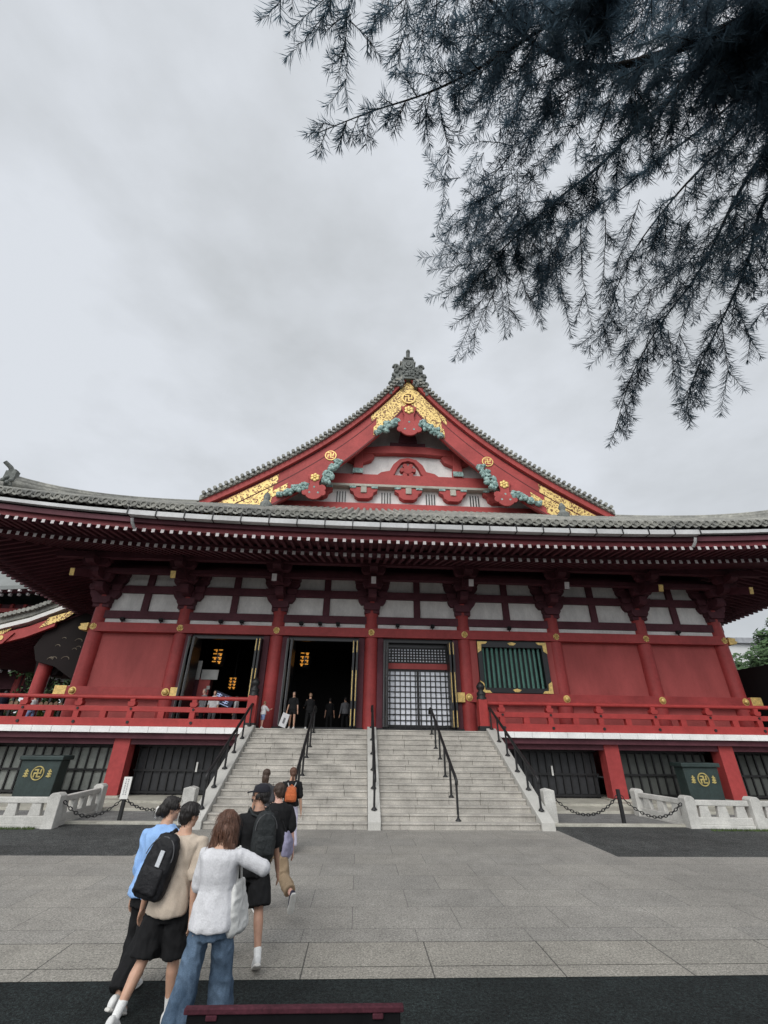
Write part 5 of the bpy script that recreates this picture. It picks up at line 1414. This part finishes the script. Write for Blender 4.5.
def shoe(parent, r, i, m, sole, high=0):
    s, h, kn, a, toe, d2 = r.legs[i]; k = r.H/1.75
    up = rotv(V(0,0,1), V(1,0,0), 0); nrm = toe.cross(V(1,0,0)); nrm = -nrm if nrm.z < 0 else nrm; X = V(1,0,0)
    b = MB()
    c = lambda f, z: a + toe*f*k + nrm*z*k
    loft(b, [(c(-.075, -.030), X*.024*k, nrm*.028*k), (c(-.055, -.018), X*.036*k, nrm*.050*k), (c(.0, -.012), X*.040*k, nrm*.058*k), (c(.06, -.028), X*.045*k, nrm*.042*k), (c(.12, -.042), X*.048*k, nrm*.028*k), (c(.165, -.050), X*.042*k, nrm*.021*k), (c(.19, -.054), X*.020*k, nrm*.014*k)], 16, 2.4)
    o = put(remesh(b, .008, 2), 'shoe', m, parent)
    b = MB(); loft(b, [(c(-.085, -.066), X*.028*k, nrm*.014*k), (c(-.05, -.066), X*.042*k, nrm*.015*k), (c(.06, -.067), X*.046*k, nrm*.014*k), (c(.13, -.066), X*.053*k, nrm*.015*k), (c(.18, -.063), X*.044*k, nrm*.014*k), (c(.205, -.060), X*.018*k, nrm*.010*k)], 16, 2.6)
    put(remesh(b, .007, 1), 'sole', sole, o)
def sock(parent, r, i, m, f=.3):
    s, h, kn, a, toe, d2 = r.legs[i]; k = r.H/1.75; b = MB(); capsule(b, [a.lerp(kn, f), a.lerp(kn, f*.4), a], [.044*k, .040*k, .038*k], 14)
    put(remesh(b, .008, 2), 'sock', m, parent)
def eyes(r, parent):
    k = r.H/1.75; b = MB()
    for s in (-1, 1):
        c = r.head + r.hq @ V(s*.031*k, .082*k, .006*k); b.ball(tuple(c), .0095*k, MATS['eye_dark'], 8, 6)
    b.build('eyes', parent, local=True)
    b = MB()
    for s in (-1, 1):
        pts = [r.head + r.hq @ V(x*s*k, y*k, z*k) for x, y, z in ((.014, .092, .026), (.032, .089, .032), (.05, .077, .026))]; b.tube(pts, .0045*k, MATS['eye_dark'], 6)
    b.build('eyebrows', parent, local=True)
mat('eye_dark', (.015, .010, .008), .4)
BLK = cloth('cloth_black', (.012, .012, .013)); WSH = cloth('shoe_white', (.62, .62, .61), .1, .1, 30, .1, .6); SOLE = cloth('sole_white', (.60, .59, .56), .1)
SK1 = skin('skin_light', (.50, .295, .205)); SK2 = skin('skin_tan', (.36, .20, .135)); SK3 = skin('skin_pink', (.55, .32, .25))
GRP = 'people in front of the hall'
def person(x, y, rz, label, rig, sk, vox=.007, fine=True, z=0, curl=.5):
    o = empty('person', (x, y, z), label, 'person', GRP, radians(rz))
    bd = put(body_mesh(rig, vox, fine, curl), 'body', sk, o)
    if fine: eyes(rig, o)
    return o
def world(o, p):
    return Matrix.Translation(o.location) @ o.rotation_euler.to_matrix().to_4x4() @ Vector(p)
def held(name, src, label, cat):
    e = empty(name, src.location, label, cat, None, src.rotation_euler.z); return e
def backpack(src, r, m, w, d, h, label, off=(0, 0, 0), tilt=0, pocket=True, straps=True, tagm=None, cat='backpack', tt=.36):
    e = held('backpack', src, label, cat); sp, rt, fw = r.sp, r.rt, r.fw
    c = r.pel + sp*(.305*r.H*tt) - fw*(.07*r.H + d*.62) + rt*off[0] + fw*off[1] + sp*off[2]
    up = rotv(sp, fw, radians(tilt)); rr = rotv(rt, fw, radians(tilt))
    b = MB()
    loft(b, [(c-up*h*.5, rr*w*.40, fw*d*.40), (c-up*h*.44, rr*w*.49, fw*d*.52), (c-up*h*.2, rr*w*.5, fw*d*.56), (c+up*h*.1, rr*w*.49, fw*d*.5), (c+up*h*.33, rr*w*.43, fw*d*.42), (c+up*h*.45, rr*w*.33, fw*d*.3), (c+up*h*.5, rr*w*.16, fw*d*.16)], 22, 3.2)
    me = remesh(b, .010, 2); folds(me, .006, 10, 3); bo = put(me, 'bag_body', m, e)
    if pocket:
        b = MB(); pc = c - up*h*.18 - fw*d*.50
        loft(b, [(pc-up*h*.24, rr*w*.34, fw*d*.12), (pc-up*h*.20, rr*w*.38, fw*d*.20), (pc+up*h*.08, rr*w*.37, fw*d*.18), (pc+up*h*.17, rr*w*.33, fw*d*.10)], 18, 3.4)
        me = remesh(b, .009, 2); folds(me, .004, 14, 5); put(me, 'front_pocket', m, bo)
        q = MB(); q.tube([c + rr*w*.47*cos(a) + up*(h*.12+h*.33*sin(a)) - fw*d*(.42-.12*sin(a)) for a in [pi*i/12 for i in range(13)]], .005, mat('zip_grey', (.06, .06, .065), .4), 6); q.build('zip', bo, local=True)
    q = MB(); q.tube([c+up*h*.47+rr*w*.1*x_+up*.035*(1-x_*x_) for x_ in (-1, -.5, 0, .5, 1)], .008, m, 6); q.build('carry_loop', bo, local=True)
    if tagm:
        q = MB(); q.obox(c+up*h*.13-fw*d*.56+rr*w*.1, rr*.022, fw*.006, up*.065, tagm); q.build('luggage_tag', bo, local=True)
    if straps:
        for s in straps if isinstance(straps, tuple) else (-1, 1):
            sh = r.shc + rt*s*.066*r.H; b = MB()
            pts = [c+rr*s*w*.26+up*h*.38+fw*d*.3, sh - fw*.07*r.H + sp*.02, sh + sp*.045*r.H*.9, sh + fw*.065*r.H - sp*.01*r.H, sh + fw*.085*r.H - sp*.09*r.H, r.pel+sp*.10*r.H + rt*s*.085*r.H + fw*.05*r.H, c+rr*s*w*.42-up*h*.36+fw*d*.3]
            b.tube(pts, [.014, .019, .021, .019, .016, .011, .009], m, 8); put(remesh(b, .008, 2), 'strap', m, e)
    return e
exec_people = True
def hair_put(o, r, parts, m, **kw): return put(head_blob(r, parts, **kw), 'hair', m, o)
DARKH = hairmat('hair_black', (.013, .010, .009)); BROWNH = hairmat('hair_brown', (.075, .036, .020), (.20, .09, .055)); BRN2 = hairmat('hair_dark_brown', (.05, .028, .018))

# 1 woman in a light blue shirt, hair tied in a bun
r = make_rig(1.76, 6, 8, (-42, -2), (-4, 6, 14), (12, 10, 28), (12, 3, 8), (-14, 3, 20), True, (6, -26))
o = person(-2.22, 6.25, -18, 'walking person in a light blue shirt and long black trousers, dark bun with white clip', r, SK1)
put(shirt(r, -.12, .56, .020, .030, amp=.010, sc=8, slr=.066, long_r=.056, hi=1.0, seed=3), 'blue_shirt', cloth('cloth_blue', (.27, .44, .74), .1, .12), o)
b = MB(); loft(b, [(r.neck-r.sp*.02, r.rt*.066, r.fw*.064), (r.neck+r.sp*.022, r.rt*.060, r.fw*.060)], 18, 2); put(remesh(b, .007, 1), 'collar', MATS['cloth_blue'], o)
put(legs_cloth(r, .93, .022, .05, amp=.010, seed=8), 'black_trousers', BLK, o)
for i in (0, 1): shoe(o, r, i, WSH, SOLE)
hair_put(o, r, SHORT + [(0, -.095, .0, .062, .050, .060), (0, -.128, -.028, .042, .042, .046)], DARKH, seed=2)
k = MB(); 
for s in (-.020, .014): k.tube([r.head + r.hq @ V(s+.01*cos(a), -.15-.02*sin(a), -.03+.055*cos(a)) for a in [pi*i/8 for i in range(9)]], .007, WHITE, 6)
k.build('hair_clip', o, local=True)

# 2 man in a beige T-shirt with a black backpack
r = make_rig(1.75, 5, 4, (-20, -3), (-8, 12, 20), (-14, 6, 12), (-11, 3, 24), (8, 3, 4), False, (-26, 6))
o = person(-1.84, 5.80, -14, 'walking person in a beige T-shirt, black shorts and white socks, short black hair', r, SK1)
put(shirt(r, -.18, .40, .024, .030, amp=.011, sc=7, slr=.070, seed=5), 'beige_shirt', cloth('cloth_beige', (.50, .42, .34), .1, .14), o)
put(legs_cloth(r, .50, .026, .034, amp=.010, seed=9), 'black_shorts', BLK, o)
for i in (0, 1): sock(o, r, i, cloth('sock_white', (.70, .70, .69))); shoe(o, r, i, WSH, SOLE)
hair_put(o, r, SHORT, DARKH, seed=4)
backpack(o, r, cloth('bag_black', (.014, .014, .016), .3, .3, 60, .3, .6), .31, .17, .52, 'large black backpack with a pale tag on the back of the person in beige', (-.085, 0, .02), 12, True, (-1, ), cloth('tag_pale', (.55, .57, .6)), tt=.50)

# 3 woman in a white blouse and blue jeans
r = make_rig(1.70, 3, -6, (-6, -2), (10, 8, 34), (24, 64, 62), (-9, 3, 10), (17, 4, 10), True, (-20, 8), foreR=(-.45, .88, -.05))
o = person(-1.28, 5.32, -6, 'walking person in a white lace blouse and blue jeans, reddish brown hair', r, SK1)
lace = mat('cloth_white_lace', (.58, .58, .60), .95, .12, 6, .10, 70, .3, spec=.2)
put(shirt(r, -.18, .44, .020, .016, amp=.0065, sc=7, slr=.060, hi=.93, seed=7), 'white_blouse', lace, o)
put(legs_cloth(r, .98, .016, .046, amp=.010, seed=4, sc=9), 'jeans', mat('denim', (.055, .095, .155), .95, .45, 3.2, .25, 140, .4, spec=.2, c2=(.13, .19, .27)), o)
for i in (0, 1): shoe(o, r, i, WSH, SOLE)
hp = [(0, -.020, .040, .096, .108, .094), (0, -.060, -.03, .108, .074, .095), (-.055, -.045, -.11, .070, .064, .085), (.055, -.045, -.11, .070, .064, .085), (-.075, -.01, -.06, .040, .065, .10), (.075, -.01, -.06, .040, .065, .10)]
for q_ in range(11): hp.append((-.115+.023*q_, -.06-.02*(q_ % 2), -.165-.02*((q_*7) % 3), .022, .026, .055))
hair_put(o, r, hp, BROWNH, amp=.009, sc=26, seed=6, vox=.007, strands=1500, slen=.13)
PW = o; RW = r
e = held('tote_bag', o, 'plain white tote bag hanging beside the person in the white blouse', 'bag')
b = MB(); c = r.pel + r.rt*.20 + V(0, .13, .05); TB = cloth('tote_white', (.62, .62, .60), .08, .12)
loft(b, [(c+V(0,0,-.21), V(.02,.14,0), V(.03,-.008,0)), (c+V(0,0,-.17), V(.03,.16,0), V(.06,-.01,0)), (c+V(-.01,0,0), V(.01,.17,0), V(.05,-.01,0)), (c+V(-.03,0,.17), V(.0,.13,0), V(.02,0,0))], 20, 3)
me = remesh(b, .010, 3); folds(me, .010, 8, 2); bb = put(me, 'bag_body', TB, e)
sh = r.arms[1][1]
b = MB()
for dy in (-.06, .07): b.tube([c+V(-.03, dy, .15), c+V(-.05, dy*.7, .33), sh+V(-.02, dy*.4, .068)], .011, TB, 6)
b.build('strap', bb, local=True)

# 4 man with a black cap, face turned to the left
r = make_rig(1.83, 3, 14, (72, 0), (16, 8, 34), (-12, 9, 16), (16, 4, 10), (-17, 4, 16), False, (6, -24))
o = person(-1.30, 7.1, 14, 'walking person all in black with a dark cap, face in profile, white shoes', r, SK2)
put(shirt(r, -.20, .44, .024, .018, amp=.009, sc=7, slr=.072, seed=9), 'black_shirt', BLK, o)
put(legs_cloth(r, .47, .026, .034, amp=.009, seed=3), 'black_shorts', BLK, o)
for i in (0, 1): sock(o, r, i, MATS['sock_white'], .16); shoe(o, r, i, WSH, SOLE)
hair_put(o, r, [(0, -.03, .02, .084, .088, .075), (0, -.06, -.03, .074, .055, .055), (-.06, .0, .0, .025, .05, .04), (.06, .0, .0, .025, .05, .04)], DARKH, seed=3)
CAPM = cloth('cap_navy', (.020, .020, .026))
b = MB(); k = r.H/1.75
loft(b, [(r.head + r.hq @ V(0, -.012, z*k), (r.hq @ V(1,0,0))*w*k, (r.hq @ V(0,1,0))*d*k) for z, w, d in ((.045, .093, .108), (.075, .092, .106), (.105, .080, .092), (.128, .055, .064), (.136, .02, .024))], 22, 2)
loft(b, [(r.head + r.hq @ V(0, y*k, z*k), (r.hq @ V(1,0,0))*w*k, (r.hq @ V(0,0,1))*.009*k) for y, z, w in ((.06, .054, .074), (.11, .050, .074), (.15, .042, .062), (.178, .036, .036))], 14, 2.4)
put(remesh(b, .006, 2), 'cap', CAPM, o)
backpack(o, r, cloth('bag_charcoal', (.024, .027, .028), .3, .3, 60, .3, .6), .30, .16, .50, 'dark charcoal backpack worn by the person with the cap', (.03, 0, .03), 0, True, (-1, 1), tt=.50)

# 5 man in black T-shirt and khaki trousers stepping off
r = make_rig(1.76, 7, 0, (6, -4), (14, 6, 20), (-6, 10, 14), (20, 3, 6), (-20, 9, 50), False, (4, -66))
o = person(-1.27, 8.62, 20, 'walking person in a black T-shirt and khaki trousers, dark sneaker lifted behind', r, SK3)
put(shirt(r, -.16, .42, .02, .014, amp=.008, sc=7, slr=.066, seed=4), 'black_shirt', BLK, o)
put(legs_cloth(r, .88, .018, .014, amp=.010, seed=6), 'khaki_trousers', cloth('cloth_khaki', (.27, .20, .13), .15, .15), o)
SNK = cloth('sneaker_dark', (.030, .030, .050), .3, .2, 40, .1, .6)
for i in (0, 1): shoe(o, r, i, SNK, SOLE)
hair_put(o, r, SHORT, BRN2, seed=8)
e = held('shoulder_bag', o, 'lavender grey cloth bag at the hip of the person in khaki trousers', 'bag')
LAV = cloth('cloth_lavender', (.25, .24, .34), .15, .12)
b = MB(); c = r.pel + V(.20, .0, .0); loft(b, [(c+V(0,0,-.20), V(.04,.10,0), V(.04,-.02,0)), (c+V(0,0,-.14), V(.09,.17,0), V(.07,-.03,0)), (c+V(0,0,.03), V(.08,.16,0), V(.07,-.03,0)), (c+V(-.03,0,.15), V(.04,.10,0), V(.04,-.01,0))], 20, 2.4)
me = remesh(b, .011, 3); folds(me, .012, 7, 5); bb = put(me, 'bag_body', LAV, e)
b = MB(); b.tube([c+V(-.03, -.1, .1), r.shc+V(-.02, -.13, .0), r.shc+V(-.12, -.02, .055), r.shc+V(-.1, .12, -.1), c+V(-.06, .12, .1)], .011, BLK, 6); b.build('strap', bb, local=True)

# 6 woman ahead with long dark hair
r = make_rig(1.74, 3, 0, (0, 0), (10, 6, 12), (-10, 6, 10), (10, 3, 4), (-10, 3, 8), True, (0, -12))
o = person(-2.12, 11.9, 0, 'person with long dark hair almost hidden behind the person with the cap', r, SK1, .012, False)
put(shirt(r, -.16, .4, .018, .01, vox=.014), 'dark_top', cloth('cloth_charcoal', (.05, .05, .055)), o); put(legs_cloth(r, .95, .012, .01, vox=.014), 'dark_trousers', BLK, o)
for i in (0, 1): shoe(o, r, i, WSH, SOLE)
hair_put(o, r, [(0, -.020, .044, .088, .102, .090), (0, -.07, -.06, .080, .055, .13), (0, -.075, -.19, .07, .045, .12)], BRN2, seed=5, vox=.010)

# 7 woman with a small orange backpack
r = make_rig(1.74, 2, 0, (4, 0), (8, 8, 10), (-4, 9, 8), (8, 3, 4), (-10, 3, 10), True, (0, -12))
o = person(-1.62, 12.85, 6, 'person in a black T-shirt and pale lilac trousers walking up to the stairs', r, SK1, .009, True)
put(shirt(r, .0, .40, .020, .008, amp=.008, slr=.066, seed=2), 'black_shirt', BLK, o)
put(legs_cloth(r, .95, .024, .03, amp=.012, seed=7), 'lilac_trousers', cloth('cloth_lilac', (.52, .50, .60), .1, .1), o)
for i in (0, 1): shoe(o, r, i, WSH, SOLE)
hair_put(o, r, [(0, -.020, .044, .084, .098, .086), (0, -.06, .0, .074, .058, .075), (0, -.105, -.02, .03, .03, .04), (0, -.11, -.10, .026, .026, .09)], BROWNH, seed=5)
e = backpack(o, r, cloth('bag_orange', (.48, .125, .045), .2, .15, 50, .2, .7), .27, .13, .33, 'small orange backpack with grey straps on the person in lilac trousers', (0, 0, -.02), 0, True, False, tt=.52)
b = MB()
for s in (-1, 1):
    sh = r.shc + r.rt*s*.055*r.H; c = r.pel+r.sp*.305*r.H*.5 - r.fw*.13*r.H
    b.tube([c+r.rt*s*.06+V(0,0,.13), sh - r.fw*.075*r.H - r.sp*.01*r.H, sh + r.sp*.03*r.H, sh + r.fw*.08*r.H - r.sp*.05*r.H], .014, cloth('strap_grey', (.30, .29, .28)), 8)
b.build('strap', e, local=True)

# figures on the veranda and inside, smaller in the picture
def small(x, y, z, rz, H, label, top, bot, sk, hair, share=.95, sleeve=.4, female=True, arms=((4, 8, 10), (4, 8, 10)), legs=((6, 3, 3), (-6, 3, 4)), hp=None, lo=-.1):
    r = make_rig(H, 2, 0, (0, 0), arms[0], arms[1], legs[0], legs[1], female, (0, 0))
    o = person(x, y, rz, label, r, sk, .014, False, z)
    put(shirt(r, lo, sleeve, .018, .01, vox=.015, amp=.005), 'top', top, o)
    put(legs_cloth(r, share, .016, .01, vox=.015, amp=.004), 'trousers' if share > .6 else 'shorts', bot, o)
    for i in (0, 1): shoe(o, r, i, WSH, SOLE)
    hair_put(o, r, hp or SHORT, hair, vox=.012, strands=0); return o, r
CW = cloth('cloth_white', (.62, .62, .63)); LB_ = cloth('cloth_denim_blue', (.20, .27, .45)); GR = cloth('cloth_grey', (.16, .16, .17))
o, r = small(-3.02, 21.75, DECK, 176, 1.58, 'person in a black top and shorts standing at the top of the stairs', BLK, BLK, SK1, DARKH, .30, .36)
e = held('paper_bag', o, 'white paper bag with dark print held at the top of the stairs', 'bag')
b = MB(); w_ = r.arms[1][3]+V(.0, .02, -.12); b.obox(w_+V(.08, .0, -.26), (.15, 0, .05), (0, .05, 0), (-.08, 0, .27), CW); bb = b.build('bag_body', e, local=True)
b = MB(); b.obox(w_+V(.08, .055, -.28), (.045, 0, .015), (0, .003, 0), (-.03, 0, .11), GR); b.build('print', bb, local=True)
o, r = small(-4.28, 21.5, DECK, -40, 1.12, 'child in a white shirt and blue shorts beside the red column', CW, LB_, SK3, hairmat('hair_fair', (.22, .13, .08)), .45, .5, False, ((50, 10, 60), (40, 8, 70)))
small(-2.3, 22.1, DECK, 20, 1.55, 'person in black with fair hair at the top of the stairs, behind a handrail', BLK, BLK, SK1, MATS['hair_fair'], .95, .9, True, ((30, 8, 50), (4, 8, 10)))
small(-1.55, 24.9, DECK, 0, 1.58, 'person in black clothes standing deep inside the middle doorway', BLK, BLK, SK1, DARKH, .95, .4)
small(-.75, 25.2, DECK, 30, 1.66, 'person in dark grey deep inside the middle doorway beside the folded door', GR, BLK, SK1, DARKH, .95, .9, False)
small(-6.68, 22.0, DECK, 180, 1.60, 'person in a white shirt behind the red railing, before the left open doorway', CW, GR, SK1, DARKH, .95, .5)
small(-7.25, 22.3, DECK, 140, 1.68, 'grey haired person in dark clothes behind the red railing near the left doorway', GR, BLK, SK3, hairmat('hair_grey', (.25, .22, .2)), .95, .9, False)
small(-5.62, 21.9, DECK, 100, 1.35, 'person in pale grey clothes behind the red railing next to its end post', cloth('cloth_palegrey', (.42, .42, .43)), GR, SK1, DARKH, .95, .9)
small(-18.3, 25.2, DECK, 60, 1.68, 'person in navy clothes walking behind the railing at the far left', cloth('cloth_navy', (.02, .022, .04)), BLK, SK1, DARKH, .95, .9, False)
small(-17.0, 25.6, DECK, 60, 1.55, 'person in a white top walking behind the railing at the far left', CW, LB_, SK1, DARKH, .95, .4)

bpy.data.scenes.remove(TS)
